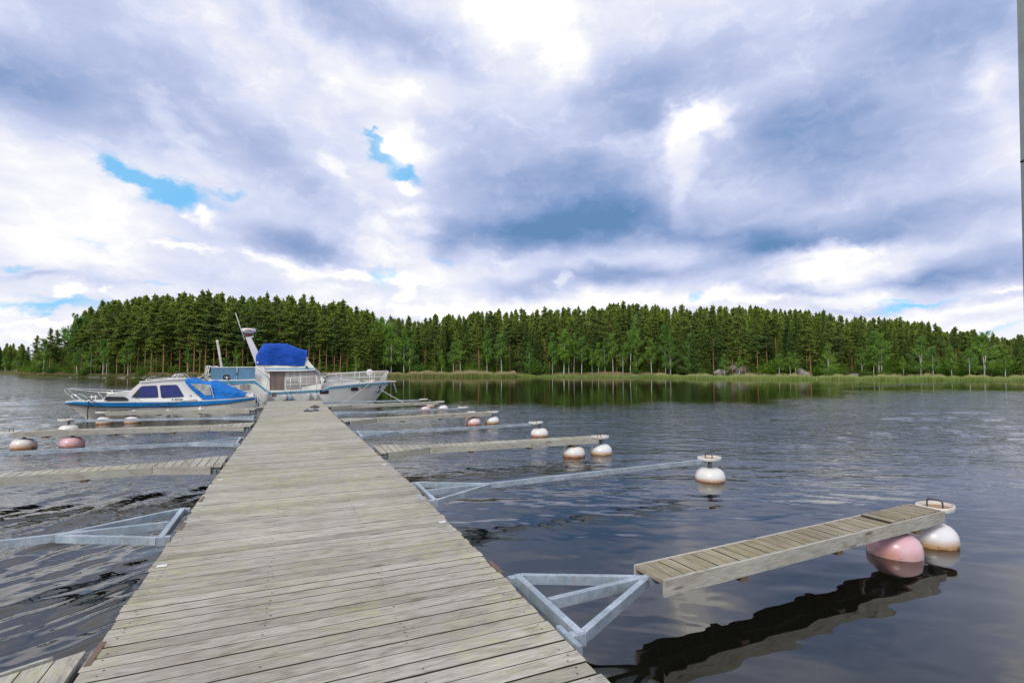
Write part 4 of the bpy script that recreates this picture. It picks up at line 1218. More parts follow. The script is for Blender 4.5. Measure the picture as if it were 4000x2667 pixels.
# console front lip, searchlight, nav light
a = B2.pix(*c2(1012, 735), -.2); m = MB(); m.lathe([(0, -.07), (.06, -.06), (.08, 0), (.06, .06), (0, .07)], (a[0] - .05, -.2, a[1]), 14); m.build('searchlight', M_gelw, yacht)
a = B2.pix(*c2(999, 849), -1.27); m = MB(); m.box(a[0] - .045, a[0] + .045, -1.33, -1.22, a[1] - .05, a[1] + .05); m.build('navigation_light', plain('dark_green_lamp', (.02, .06, .05), .2), yacht)
for k_ in range(3):
    a = B2.pix(*c2(1030 + k_ * 12, 765 + k_ * 14), -.5)
# mast
ma = [B2.pix(*c2(*q), 0) for q in ((198, 460), (268, 458), (368, 655), (352, 700), (345, 862))]
m = MB(); m.prism(ma[:4] + [B2.pix(*c2(345, 850), 0)], -.16, .16); m.build('radar_mast', M_gelw, yacht)
mb_ = [B2.pix(*c2(*q), 0) for q in ((186, 440), (200, 462), (345, 850), (345, 868))]
m = MB(); m.prism(mb_, -.17, .17); m.build('mast_trailing_edge', plain('dark_navy_edge', (.015, .018, .05), .5), yacht)
a = B2.pix(*c2(234, 456), 0); m = MB(); zt = B2.pix(*c2(234, 405), 0)[1]
m.tube([(a[0], 0, a[1] - .03), (a[0], 0, zt)], .075, 16); m.build('radar_pedestal', M_redp, yacht)
c = B2.pix(*c2(239, 372), 0); m = MB()
m.lathe([(.0, -.15), (.16, -.15), (.31, -.07), (.325, -.05), (.325, .06), (.30, .09), (.20, .10), (0, .105)], (c[0], 0, c[1]), 36); rdo = m.build('radar_dome', M_gelw, yacht)
M4 = Matrix.Translation((c[0], -.328, c[1] + .005)) @ Matrix(((1, 0, 0, 0), (0, 0, -1, 0), (0, 1, 0, 0), (0, 0, 0, 1)))
text_obj('radar_lettering', 'Raytheon', .085, M_redp, rdo, M4, 0, .95, depth=.012)
m = MB(); a1 = B2.pix(*c2(65, 138), -.2); a2 = B2.pix(*c2(188, 500), -.2)
m.tube([(a2[0], -.2, a2[1]), (a1[0], -.2, a1[1])], [.022, .012], 8); m.build('antenna', M_whtube, yacht)
a = B2.pix(*c2(262, 452), -.1); m = MB(); m.tube([(a[0] - .02, -.1, a[1] - .04), (a[0] + .14, -.1, a[1])], [.035, .05], 10); m.build('horn', M_gelw, yacht)
a = B2.pix(*c2(190, 425), -.1); m = MB(); m.tube([(a[0] - .05, -.1, a[1]), (a[0] + .06, -.1, a[1] - .09)], [.05, .03], 10); m.build('mast_lamp', M_steeld, yacht)
# windscreen and its crumpled cover
w0_ = B2.pix(*c2(1112, 884), -1.0); w1_ = B2.pix(*c2(1240, 1012), -1.0)
g = []
for i, t in enumerate(np.linspace(-.04, 1.08, 15)):
    r = []
    for j, y in enumerate(np.linspace(-1.2, 1.2, 21)):
        bl = .05 + .03 * math.sin(7 * t * 2 + j) * math.cos(j * 1.3 + i)
        r.append((w0_[0] + (w1_[0] - w0_[0]) * t + bl, y, w0_[1] + (w1_[1] - w0_[1]) * t + bl * .8))
    g.append(r)
m = MB(); m.grid(g, 0); m.grid([[(p[0] - .04, p[1], p[2] - .03) for p in r] for r in g], 0)
ed = [g[0], [(p[0] - .04, p[1], p[2] - .03) for p in g[0]]]; m.grid(ed, 0)
rr_ = [[r[0] for r in g], [(r[0][0] - .04, r[0][1], r[0][2] - .03) for r in g]]; m.grid(rr_, 0)
m.build('windscreen_cover', M_greyc, yacht)
# folded end of that cover lying on the trunk
q = [B2.pix(*cA(*p_), -.7) for p_ in ((560, 470), (640, 500), (730, 520), (800, 488), (940, 486), (950, 520), (830, 530), (840, 560), (600, 560))]
m = MB(); m.prism(q, -.75, .2); m.build('folded_cover', M_greyc, yacht)
# ---- rails
def rl(pts, cf, side, inset, extra=0):
    return railpts(B2, cf, [(a, b_, extra) for a, b_ in pts], side, inset)
def both(m, v, r, n=8):
    for sg in (1, -1): m.tube([Vector((p.x, p.y * sg, p.z)) for p in v], r, n)
RI = .06
def fl_(v, sg): return Vector((v.x, v.y * sg, v.z))
topr = rl([(570, 470), (630, 466), (690, 428), (1000, 412), (1300, 392), (1640, 368), (1800, 362), (1900, 356)], cA, -1, RI)
tip = B2.pix(*cA(1925, 360), 0); topr.append(Vector((tip[0], 0, tip[1])))
midr = rl([(570, 556), (760, 545), (1000, 516), (1300, 500), (1640, 484), (1800, 478), (1868, 470)], cA, -1, RI)
m = MB()
for sg in (1, -1):
    T = lambda v, r: m.tube([fl_(q, sg) for q in v], r, 8)
    T(topr, .0135); T(midr, .010)
    for a, zt_ in ((955, 416), (1327, 392), (1642, 368)):
        v = rl([(a, zt_)], cA, -1, RI)[0]; T([Vector((v.x, v.y, B2.zd(v.x))), v], .012)
    T(rl([(1920, 362), (1835, 575)], cA, -1, RI), .0135); T(rl([(1880, 380), (1780, 580)], cA, -1, RI), .014)
brl = m.build('bow_rail', M_whtube, yacht)
for sg in (1, -1):
    m = MB(); T = lambda v, r: m.tube([fl_(q, sg) for q in v], r, 8)
    T(rl([(718, 1002), (730, 998), (920, 988), (1198, 973)], c2, -1, RI), .017); T(rl([(718, 1082), (1198, 1066)], c2, -1, RI), .012)
    for a, zt_ in ((718, 1002), (790, 995), (920, 988), (1135, 977), (1198, 973)):
        v = rl([(a, zt_)], c2, -1, RI)[0]; T([Vector((v.x, v.y, B2.zd(v.x))), v], .015)
    srl = m.build('side_rail', M_whtube, yacht)
    m = MB(); g = []
    for v in bez(topr[2:-1], 4): g.append([(v.x, sg * v.y, v.z - .02), (v.x, sg * v.y, B2.zd(min(v.x, B2.st[-1][0])) + .02)])
    m.grid(g, 0, smooth=False); m.build('rail_netting', M_net, brl, recalc=False)
    v = rl([(722, 1010), (915, 1000)], c2, -1, RI); m = MB()
    m.add([(v[0].x, sg * v[0].y, v[0].z), (v[1].x, sg * v[1].y, v[1].z), (v[1].x, sg * v[1].y, B2.zd(v[1].x)), (v[0].x, sg * v[0].y, B2.zd(v[0].x))], [(0, 1, 2, 3)])
    m.build('gate_netting', M_net, srl, recalc=False)
# aft rail, dodger cloth, stern gate
m = MB()
ar = [B2.pix(*c9(*q), -1.5) for q in ((370, 560), (300, 560), (350, 120), (370, 75), (460, 80), (520, 118), (1300, 112), (1830, 112), (1900, 150), (2300, 470))]
for sg in (-1, 1):
    m.tube([(a[0], sg * 1.5, a[1]) for a in ar[1:]], .018, 8)
    for q in ((400, 90), (455, 90)):
        t_ = B2.pix(*c9(*q), -1.5); b2_ = B2.pix(*c9(q[0] - 80, 560), -1.5); m.tube([(t_[0], sg * 1.5, t_[1]), (b2_[0], sg * 1.5, b2_[1])], .016, 8)
    t_ = B2.pix(*c9(1300, 115), -1.5); m.tube([(t_[0], sg * 1.5, t_[1]), (t_[0], sg * 1.5, t_[1] - .62)], .014, 8)
    # platform rail
    v3 = [B2.pix(*c9(*q), -1.3) for q in ((450, 170), (170, 430), (110, 440), (100, 480), (440, 500))]
    m.tube([(a[0], sg * 1.3, a[1]) for a in v3], .014, 8)
t_ = B2.pix(*c9(370, 75), -1.5); m.tube([(t_[0], -1.5, t_[1]), (t_[0], 1.5, t_[1])], .018, 8)
m.build('aft_rail', M_whtube, yacht)
dq = [(500, 135), (1000, 140), (1400, 140), (1855, 140), (1868, 190), (1850, 300), (1850, 470), (1500, 486), (1100, 490), (500, 490)]
plate(B2, 'dodger_cloth', dq, c9, -1.47, .012, M_dodge, yacht)
fp = [B2.pix(*c9(*q), -1.47) for q in dq]; m = MB(); m.prism(fp, 1.47, 1.482); m.build('dodger_cloth', M_dodge, yacht)
plate(B2, 'dodger_opening', [(868, 490), (875, 370), (905, 342), (1060, 342), (1088, 375), (1095, 490)], c9, -1.483, .006, M_plast, yacht, .03)
m = MB(); a = B2.pix(*c9(993, 400), -1.52); b2_ = B2.pix(*c9(993, 480), -1.52); m.tube([(a[0], -1.53, a[1]), (b2_[0], -1.53, b2_[1])], .028, 10)
a = B2.pix(*c9(915, 418), -1.52); b2_ = B2.pix(*c9(1070, 418), -1.52); m.tube([(a[0], -1.53, a[1]), (b2_[0], -1.53, b2_[1])], .012, 8)
m.build('rod_holder', M_gelw, yacht)
# cord tied on the dodger
m = MB(); a = B2.pix(*c9(1290, 150), -1.5); b2_ = B2.pix(*c9(1290, 360), -1.5); m.tube([(a[0] - .02, -1.5, a[1]), (b2_[0], -1.5, b2_[1])], .02, 6); m.tube([(a[0] + .04, -1.5, a[1]), (b2_[0] + .03, -1.5, b2_[1])], .016, 6); m.build('dodger_tie', plain('dark_blue_tie', (.06, .14, .24), .8), yacht)
# stern platform
xs_ = B2.st[0][0]; m = MB(); m.box(xs_ - .5, xs_ + .01, -1.3, 1.3, .28, .34); m.build('swim_platform', M_gelw, yacht)
# bowsprit platform with hanging ladder
pA = B2.pix(*c2(2075, 1042), 0); pB = B2.pix(*c2(2163, 1042), 0)
m = MB(); m.box(pA[0] - .1, pB[0], -.2, .2, pA[1] - .005, pA[1] + .035); m.build('bowsprit_platform', M_gelw, yacht)
m = MB(); a = B2.pix(*c2(2140, 1055), 0); b2_ = B2.pix(*c2(2178, 1178), 0)
for dy in (-.14, .14):
    m.tube([(pA[0] + .05, dy, pA[1] - .03), (a[0], dy, a[1]), (b2_[0], dy, b2_[1])], .013, 8)
    
for t in (.3, .65, 1.0):
    x_, z_ = a[0] + (b2_[0] - a[0]) * t, a[1] + (b2_[1] - a[1]) * t; m.tube([(x_, -.14, z_), (x_, .14, z_)], .013, 8)
m.build('bow_ladder', M_whtube, yacht)
# anchor on a blue-stained patch
def hy(x, z): return -(B2.hb(x, z))
q = [(1948, 1105), (1975, 1100), (2010, 1082), (2008, 1100), (1985, 1150), (1965, 1185), (1925, 1182), (1932, 1150)]
pq = [B2.pix(*c2(*p_), -.36) for p_ in q]
def stemside(x, z):
    # hull y near the raked stem
    k_ = (x - B2.st[0][0]) / (B2.st[-1][0] - B2.st[0][0])
    zz = B2.zd(B2.st[-1][0]); xe = xs2 + (B2.st[-1][0] - xs2) * max(0, min(1, z / zz))
    return max(.02, min(B2.hb(x, z), (xe - x) * .52 + .02))
m = MB(); m.prism(pq, lambda x, z: -(stemside(x, z) - .03), lambda x, z: -(stemside(x, z) + .02)); m.build('anchor_pocket', plain('blue_stained_steel', (.05, .14, .26), .4, .3, var=.6, scale=12), yacht)
m = MB(); a = [B2.pix(*c2(*p_), -.36) for p_ in ((2005, 1090), (1970, 1150), (1915, 1178), (1905, 1165))]
m.tube([(x_, -(stemside(x_, z_) + .05), z_) for x_, z_ in a], .02, 8)
a = [B2.pix(*c2(*p_), -.36) for p_ in ((1945, 1120), (1925, 1180), (1960, 1190))]; m.tube([(x_, -(stemside(x_, z_) + .05), z_) for x_, z_ in a], .016, 8)
m.build('anchor', M_chrome, yacht)
# name on the bow
NM = text_obj('boat_name', 'SUMTUULI', .20, plain('faded_black_lettering', (.07, .065, .06), .6), yacht, Matrix.Identity(4), .38, .62, depth=.0005)
ca = B2.pix(*c2(1722, 1124), -.92); cb = B2.pix(*c2(1852, 1112), -.72)
me = NM.data; xs_v = [v.co.x for v in me.vertices]; mn, mx = min(xs_v), max(xs_v)
for v in me.vertices:
    t = (v.co.x - mn) / (mx - mn); big = 1.35 if t < .12 else .95 - .35 * t
    x_ = ca[0] + (cb[0] - ca[0]) * t; z_ = ca[1] + (cb[1] - ca[1]) * t + v.co.y * big * .8
    off = v.co.z
    # hull side including the stem squeeze
    v.co = (x_, -(1.0), z_); v.co.y = 0; v.co.z = z_
hullo = [o_ for o_ in yacht.children if o_.name.startswith('hull')][0]
from mathutils.bvhtree import BVHTree
_vs = [v.co.copy() for v in hullo.data.vertices]; _ps = [tuple(p.vertices) for p in hullo.data.polygons]
BV = BVHTree.FromPolygons(_vs, _ps)
def hullY(x, z):
    h_ = BV.ray_cast(Vector((x, -5, z)), Vector((0, 1, 0)))
    return h_[0].y if h_[0] is not None else -stemside(x, z)
for v in me.vertices: v.co.y = hullY(v.co.x, v.co.z) - .008
me.update()
for nm in ('anchor_pocket', 'anchor'):
    o_ = [c for c in yacht.children if c.name == nm][0]
    for v in o_.data.vertices:
        base = -stemside(v.co.x, v.co.z)
        v.co.y = hullY(v.co.x, v.co.z) + (v.co.y - base)
port(1232, 1178, 122, 54, M_purple, c2, 1.48)
port(1630, 1142, 104, 46, M_purple, c2, 1.0, .06)
port(192, 1113, 135, 70, M_curt, c2, 1.58)
port(-60, 1115, 100, 62, M_glass, c2, 1.55)
port(573, 1212, 54, 44, M_brown, c2, 1.57, .01)
# dish on the foredeck
c = B2.pix(*cA(1538, 390), 0); m = MB(); m.lathe([(0, .0), (.11, .005), (.170, .022), (.175, .03), (.11, .013), (0, .008)], (c[0], -.05, c[1]), 28, axis='Y'); m.build('satellite_dish', M_gelw, yacht)
m = MB(); m.tube([(c[0], .0, B2.zd(c[0])), (c[0], .0, c[1])], .018, 8); m.build('dish_pole', M_whtube, yacht)
m = MB(); a = B2.zd(c[0]) + .03
m.box(c[0] - .18, c[0] + .18, -.12, .12, a, a + .08); m.tube([(c[0] - .05, -.1, a + .09), (c[0] - .35, -.35, a + .09)], .02, 8); m.tube([(c[0] + .05, -.1, a + .12), (c[0] + .3, -.2, a + .10)], .02, 8); m.build('windlass', M_gelw, yacht)
# deck rigging lines from flybridge
m = MB()
for q0_, q1_ in (((445, 850), (500, 1000)), ((500, 1010), (470, 1165)), ((515, 1010), (505, 1165))):
    a = B2.pix(*c2(*q0_), -1.45); b2_ = B2.pix(*c2(*q1_), -1.6); m.tube([(a[0], -1.45, a[1]), (b2_[0], -1.6, b2_[1])], .008, 6)
m.build('lashing', M_rope, yacht)
# mooring lines
def onz(px, py, z): return P(px, py, z)
a = W(B2, *railpts(B2, c2, [(1830, 1062, 0)], -1, .0)[0])
rope('mooring_rope', [a, onz(*c2(1435, 1338), .42)], .012, M_ropew, 'pale rope from the yacht bow down to the boarded finger beside the dock', sag=.06)
a = W(B2, *railpts(B2, c2, [(1895, 1058, 0)], -1, .0)[0])
rope('mooring_rope', [a, Wp(B2, c2, 2008, 1168, -.5), onz(*c2(2268, 1314), .42)], .012, M_ropew, 'pale rope from the yacht bow forward to the far part of the finger')
rope('mooring_rope', [Wp(B2, c9, 1010, 480, -1.58), Wp(B1, c9, 1540, 915, .3)], .010, M_rope, 'thin dark line from the yacht rail down to the cabin boat stern', sag=.05)
# fenders between yacht and dock
def yf(px, py_top, py_bot, r, mat, lab, tip=None):
    xt, zt_ = B2.pix(*c2(px, py_top), -1.75); xb_, zb_ = B2.pix(*c2(px, py_bot), -1.75)
    x_ = (xt + xb_) / 2
    return fender(W(B2, x_, -(B2.hb(x_, .4) + r + .02), zb_), zt_ - zb_, r, mat, lab, W(B2, x_, -(B2.bd(x_) + .01), B2.zd(x_) + .02), tip=tip)
yf(468, 1160, 1335, .135, M_fr, 'large ribbed grey-white fender at the left corner of the dock end')
yf(718, 1204, 1300, .10, M_fr, 'ribbed grey fender on the yacht, left one of a close pair above the dock end')
yf(788, 1228, 1302, .11, M_fb, 'dark blue-grey fender on the yacht, right one of a close pair', None)
yf(1030, 1186, 1300, .10, M_fr, 'whitish ribbed fender hanging left of the porthole of the yacht')
yf(1128, 1194, 1300, .095, M_fr, 'grey fender with a blue foot hanging nearest the porthole of the yacht', tip=M_fb)
a = B2.pix(*c2(1200, 1280), -1.6)
# leaning wooden mooring pile behind the boats
M_pile = plain('bleached_grey_pile', (.46, .43, .40), .8, var=.25, scale=5, dirt=(.26, .20, .15))
DP = 31.0
a = onplane(868, 1445, DP); b = onplane(848, 1327, DP)
dv = (b - a).normalized(); foot = a - dv * ((a.z + .8) / dv.z)
pile = thing('mooring_pile', (foot.x, foot.y, 0), 0, 'leaning bleached timber pile sticking up behind the two boats', 'pile')
o0 = Vector(pile.location)
m = MB(); m.tube([foot - o0, b - o0], .068, 14); m.build('timber', M_pile, pile)
m = MB(); e = foot.lerp(b, .58) - o0; m.tube([e, e + dv * .06], .074, 14); m.build('metal_band', M_chrome, pile)
# ------------------------------------------------------------------ terrain and water
SHORE = [(-3500, 150), (-600, 150), (0, 132), (58, 128), (82, 97), (150, 91), (600, 89), (1000, 90), (1400, 93), (1500, 99), (1980, 97), (2050, 95), (2600, 92), (2750, 84), (3300, 79), (3800, 75), (4100, 72), (5000, 60), (8000, 55)]
def shoreY(px): return float(np.interp(px, [a for a, _ in SHORE], [b for _, b in SHORE]))
def landz(px, t):
    """height of the ground t metres behind the shoreline seen at photo column px"""
    if t < 0: return max(-1.2, t * .12 - .02)
    z = .28 * min(1, t / 1.5) + .018 * min(t, 8)
    slope = float(np.interp(px, [-500, 100, 300, 1400, 1700, 2300, 3000, 3700, 4200], [.03, .04, .07, .07, .08, .12, .13, .07, .04]))
    return z + slope * max(0, min(t - 4, 70)) + .15 * math.sin(px * .011 + t * .2)
def ground_at(px, t):
    Y = shoreY(px) + t
    return Vector(((px - 2000) / F * Y, Y, landz(px, t)))
M_gr = MT('forest_floor')
_v = M_gr.obj()
_a = M_gr.noise(_v, .35, 5, .6); _b = M_gr.noise(_v, 2.5, 5, .65)
_c = M_gr.ramp(_b, [(.3, (.045, .055, .018)), (.5, (.075, .10, .03)), (.7, (.13, .14, .05))])
_c = M_gr.mix(M_gr.ramp(_a, [(.45, 0.0), (.62, .8)]), _c, (.12, .085, .05))
M_gr.col(_c).rough(.95).spec(.1); M_gr.bump(_b, .8, .15); M_gr = M_gr.m
mb = MB()
pxs = list(range(-3500, 8001, 60)); tsv = [-6, -3, -1.2, -.4, 0, .4, .9, 1.6, 2.6, 4, 6, 9, 13, 18, 25, 34, 45, 60, 80, 120, 220, 500]
mb.grid([[ground_at(px, t) for t in tsv] for px in pxs], 0)
tag(mb.build('ground', M_gr, recalc=False), kind='structure')

# water: one sheet, fine mesh in the viewed sector, real ripples whose slope fades with distance
def make_water():
    rs = [.15]
    while rs[-1] < 170:
        r = rs[-1]; rs.append(r + max(.016, r * .0062))
    while rs[-1] < 5000: rs.append(rs[-1] * 1.12)
    rs = np.array(rs)
    fine = np.radians(np.linspace(-54, 54, 760)); coarse = np.radians(np.linspace(54, 306, 90))[1:-1]
    ang = np.concatenate([fine, coarse]); na = len(ang)
    RR, AA = np.meshgrid(rs, ang, indexing='ij')
    X = RR * np.sin(AA); Y = RR * np.cos(AA)
    dr = np.gradient(rs)[:, None] * np.ones_like(AA)
    PX = 2000 + F * X / np.maximum(Y, .5)
    # where the wind ruffles the surface
    def ss(a, b, x): t = np.clip((x - a) / (b - a), 0, 1); return t * t * (3 - 2 * t)
    wob = 3.0 * np.sin(X * .23 + 1) + 2.2 * np.sin(X * .61 + Y * .1) + 1.2 * np.sin(X * 1.7)
    right = X * .918 + Y * .397 > 0
    far = np.where(PX < 1200, 200.0, 34.0 + wob)
    far = np.interp(PX, [300, 420, 1500, 2400, 2900, 3300, 4000], [200, 60, 28, 26, 32, 40, 46]) + wob * .8
    chop = 1 - ss(far * .55, far * 1.08, Y) ** 1.3 * .95
    strip = np.exp(-((Y - 55 - .03 * (PX - 3500)) / 3.0) ** 2) * ss(3000, 3600, PX)
    chop = np.maximum(chop, strip * .7)
    # the lee to the right of the dock, close by
    latp = X * .918 + Y * .397; al = -X * .397 + Y * .918
    lee = (1 - ss(4.5, 11.5, al + .30 * latp)) * ss(.3, 1.0, latp)
    chop = chop * (1 - .90 * lee)
    left = 1 - ss(-1.5, .2, latp)
    near_left = left * (1 - ss(3.5, 8, al))
    chop = chop * (1 - .25 * near_left)
    chop = chop * (1 + .25 * left * ss(4, 7, al))
    gust = .5 + .5 * np.sin(X * .31 + 1.3 * np.sin(Y * .17)) * np.sin(Y * .27 + 1.1 * np.sin(X * .23))
    chop = chop * (.72 + .5 * gust) * (1 + .45 * ss(2600, 3400, PX) * ss(9, 16, Y))
    rg = np.random.RandomState(3)
    Z = np.zeros_like(X)
    left = 1 - ss(-.6, .8, latp + .06 * al)
    WN = 56
    for side, n_seed in ((0, 0), (1, 100)):
        base = math.atan2(1.0, .04) if side == 0 else math.atan2(.36, -.93)
        mask = (1 - left) if side == 0 else left
        for i in range(WN):
            lam = .12 * (3.6 / .12) ** ((i + rg.rand()) / WN)
            th = base + rg.normal(0, (.34 if lam < .6 else .26) * (1.0 if side == 0 else 1.1)) + math.pi * (rg.rand() < .2)
            k = 2 * math.pi / lam; ph = rg.rand() * 6.283
            st = .030 if lam < .45 else (.030 if lam < 1.1 else .012)
            st *= ((.85 if lam < .45 else .58) if side == 0 else (1.6 if lam < .45 else 1.0))
            amp = st / k
            w = np.clip((lam / np.maximum(dr, 1e-3) - 2.5) / 2.5, 0, 1)
            if lam > 1.1: loc = np.maximum(chop, .30) * (1 if side == 0 else .5)
            elif lam > .38: loc = np.maximum(chop, .24)
            else: loc = chop
            px_ = X + .22 * np.sin(Y * .8 + i) + .05 * np.sin(Y * 3.1 + 2 * i); py_ = Y + .22 * np.sin(X * .7 + 2 * i) + .05 * np.sin(X * 2.7 + i)
            # short wave packets instead of endless trains
            env = .75 + .55 * np.sin(px_ * (.9 / max(lam, .4)) + i * 1.7) * np.sin(py_ * (.7 / max(lam, .4)) + i * 2.3)
            Z += amp * loc * w * env * mask * np.sin(k * (math.cos(th) * px_ + math.sin(th) * py_) + ph)
    me = bpy.data.meshes.new('water')
    nr = len(rs)
    co = np.stack([X, Y, Z], -1).reshape(-1, 3).astype(np.float32)
    me.vertices.add(nr * na); me.vertices.foreach_set('co', co.ravel())
    i, j = np.meshgrid(np.arange(nr - 1), np.arange(na), indexing='ij'); j2 = (j + 1) % na
    q = np.stack([i * na + j, (i + 1) * na + j, (i + 1) * na + j2, i * na + j2], -1).reshape(-1, 4)[:, ::-1]
    n = len(q)
    me.loops.add(n * 4); me.loops.foreach_set('vertex_index', q.ravel().astype(np.int32))
    me.polygons.add(n); me.polygons.foreach_set('loop_start', np.arange(0, 4 * n, 4, dtype=np.int32))
    me.polygons.foreach_set('use_smooth', np.ones(n, dtype=bool))
    me.update(calc_edges=True)
    chop = chop * (.05 + .95 * ss(4.0, 20, RR)) * np.where(left > .5, 1.0, .80)
    at = me.attributes.new('chop', 'FLOAT', 'POINT'); at.data.foreach_set('value', chop.ravel().astype(np.float32))
    if me.polygons[0].normal.z < 0: me.flip_normals()
    m = MT('lake_water')
    v = m.obj()
    ca = m.n('ShaderNodeAttribute', attribute_name='chop').outputs['Fac']
    m.col((.006, .006, .004)).rough(.015)
    m.b.inputs['Specular Tint'].default_value = (1.0, .94, .83, 1)
    m.b.inputs['IOR'].default_value = 1.8
    rz = -math.atan2(.397, .918)
    n1 = m.noise(m.map(v, sc=(1.5, 4.6, 1)), 1.0, 3, .55, .35)
    n2 = m.noise(m.map(v, sc=(6, 15, 1)), 1.0, 2, .5, .3)
    gst = m.noise(m.map(v, sc=(.10, .30, 1)), 1.0, 4, .6, .5)
    h = m.mth('ADD', n1, m.mth('MULTIPLY', n2, .22))
    h = m.mth('MULTIPLY', m.mth('MULTIPLY', h, ca), m.ramp(gst, [(.34, .55), (.62, 1.0)]))
    b = m.n('ShaderNodeBump'); m.l(h, b.inputs['Height']); b.inputs['Strength'].default_value = 1.0; b.inputs['Distance'].default_value = .075
    m.l(b.outputs[0], m.b.inputs['Normal'])
    me.materials.append(m.m)
    o = bpy.data.objects.new('water', me); COL.objects.link(o)
    return tag(o, kind='structure')
make_water()

# ------------------------------------------------------------------ trees
def leafmat(name, c, var=.35, hue=(1.05, 1.05, .8), trans=.46):
    m = MT(name)
    oi = m.n('ShaderNodeObjectInfo').outputs['Random']
    geo = m.n('ShaderNodeNewGeometry').outputs['Random Per Island']
    a = m.noise(m.obj(), .9, 2, .5)
    c = np.array(c)
    q = m.ramp(geo, [(0, tuple(c * (1 - var))), (.6, tuple(c)), (1, tuple(c * (1 + var) * np.array(hue)))])
    q = m.mix(.8, q, m.ramp(a, [(.35, .70), (.65, 1.25)]), 'MULTIPLY')
    q = m.mix(.9, q, m.ramp(oi, [(0, (.66, .78, .82)), (.3, (.92, 1.0, .95)), (.6, (1.02, 1.05, .80)), (1, (1.18, 1.18, .86))]), 'MULTIPLY')
    bg_ = m.noise(m.obj(), .16, 2, .5)
    q = m.mix(.85, q, m.ramp(bg_, [(.38, (.80, .84, .95)), (.5, (1, 1, 1)), (.62, (1.10, 1.14, .86))]), 'MULTIPLY')
    m.col(q).rough(.75).spec(.15)
    tr = m.n('ShaderNodeBsdfTranslucent'); m.l(q, tr.inputs[0])
    mx = m.n('ShaderNodeMixShader'); mx.inputs[0].default_value = trans
    m.l(m.b.outputs[0], mx.inputs[1]); m.l(tr.outputs[0], mx.inputs[2]); m.l(mx.outputs[0], m.out.inputs[0])
    return m.m
ML_pine = leafmat('pine_needles', (.240, .315, .092))
ML_spruce = leafmat('spruce_needles', (.185, .265, .078))
ML_birch = leafmat('birch_leaves', (.250, .400, .085), trans=.45)
ML_bush = leafmat('bush_leaves', (.150, .270, .045), trans=.45)
MB_pine = MT('pine_bark'); _v = MB_pine.obj(); _s = MB_pine.n('ShaderNodeSeparateXYZ'); MB_pine.l(_v, _s.inputs[0])
_a = MB_pine.noise(MB_pine.map(_v, sc=(4, 4, .8)), 1.5, 4, .6)
_c = MB_pine.mix(MB_pine.ramp(_s.outputs[2], [(.0, 0.0), (1.0, 1.0)]), (.13, .10, .08), (.33, .180, .095))
MB_pine.col(MB_pine.mix(.6, _c, MB_pine.ramp(_a, [(.3, .55), (.7, 1.3)]), 'MULTIPLY')).rough(.9); MB_pine = MB_pine.m
MB_spruce = plain('spruce_bark', (.11, .085, .065), .9, var=.3)
MB_birch = MT('birch_bark'); _v = MB_birch.obj()
_a = MB_birch.noise(MB_birch.map(_v, sc=(3, 3, 5)), 1.2, 4, .7)
MB_birch.col(MB_birch.ramp(_a, [(.36, (.06, .055, .05)), (.44, (.58, .57, .54)), (.8, (.72, .71, .68))], )).rough(.8); MB_birch = MB_birch.m

def mesh_np(name, V, Fc, mat):
    me = bpy.data.meshes.new(name); V = np.asarray(V, np.float32); Fc = np.asarray(Fc, np.int32)
    me.vertices.add(len(V)); me.vertices.foreach_set('co', V.ravel())
    k = Fc.shape[1]; n = len(Fc)
    me.loops.add(n * k); me.loops.foreach_set('vertex_index', Fc.ravel())
    me.polygons.add(n); me.polygons.foreach_set('loop_start', np.arange(0, k * n, k, dtype=np.int32))
    me.update(calc_edges=True); me.materials.append(mat)
    return me
def leaves(centers, size, rg, flat=.5, elong=1.0):
    """one small triangle pair (quad) per centre; random tilt, flat = how horizontal"""
    n = len(centers); c = np.asarray(centers)
    a = rg.normal(size=(n, 3)); a[:, 2] *= (1 - flat); a /= np.linalg.norm(a, axis=1)[:, None] + 1e-9
    b = rg.normal(size=(n, 3)); b[:, 2] *= (1 - flat); b -= (a * b).sum(1)[:, None] * a; b /= np.linalg.norm(b, axis=1)[:, None] + 1e-9
    s = size * rg.uniform(.6, 1.35, (n, 1))
    V = np.concatenate([c - a * s * elong, c + b * s * .55, c + a * s * elong, c - b * s * .55], 1).reshape(-1, 3)
    Fc = np.arange(4 * n).reshape(-1, 4)
    return V, Fc
def trunkmesh(H, r0, rg, lean=.02, branches=(), n=7):
    m = MB(); pts = []; rr = []
    ph = rg.uniform(0, 6.28); ax = rg.uniform(-lean, lean, 2)
    K = 12
    for i in range(K + 1):
        t = i / K; z = H * t - .25
        pts.append((ax[0] * H * t + .04 * H * lean * 10 * math.sin(3 * t + ph), ax[1] * H * t + .03 * H * lean * 10 * math.cos(2.3 * t + ph), z)); rr.append(max(.012, r0 * (1 - t) ** .8 + .01) * (1.25 if i == 0 else 1))
    m.tube(pts, rr, n)
    for (p0, p1, r) in branches: m.tube([p0, p1], [r, r * .4], 4)
    return m, np.array(pts)
def at_h(pts, z):
    return np.array([np.interp(z, pts[:, 2], pts[:, 0]), np.interp(z, pts[:, 2], pts[:, 1]), z])
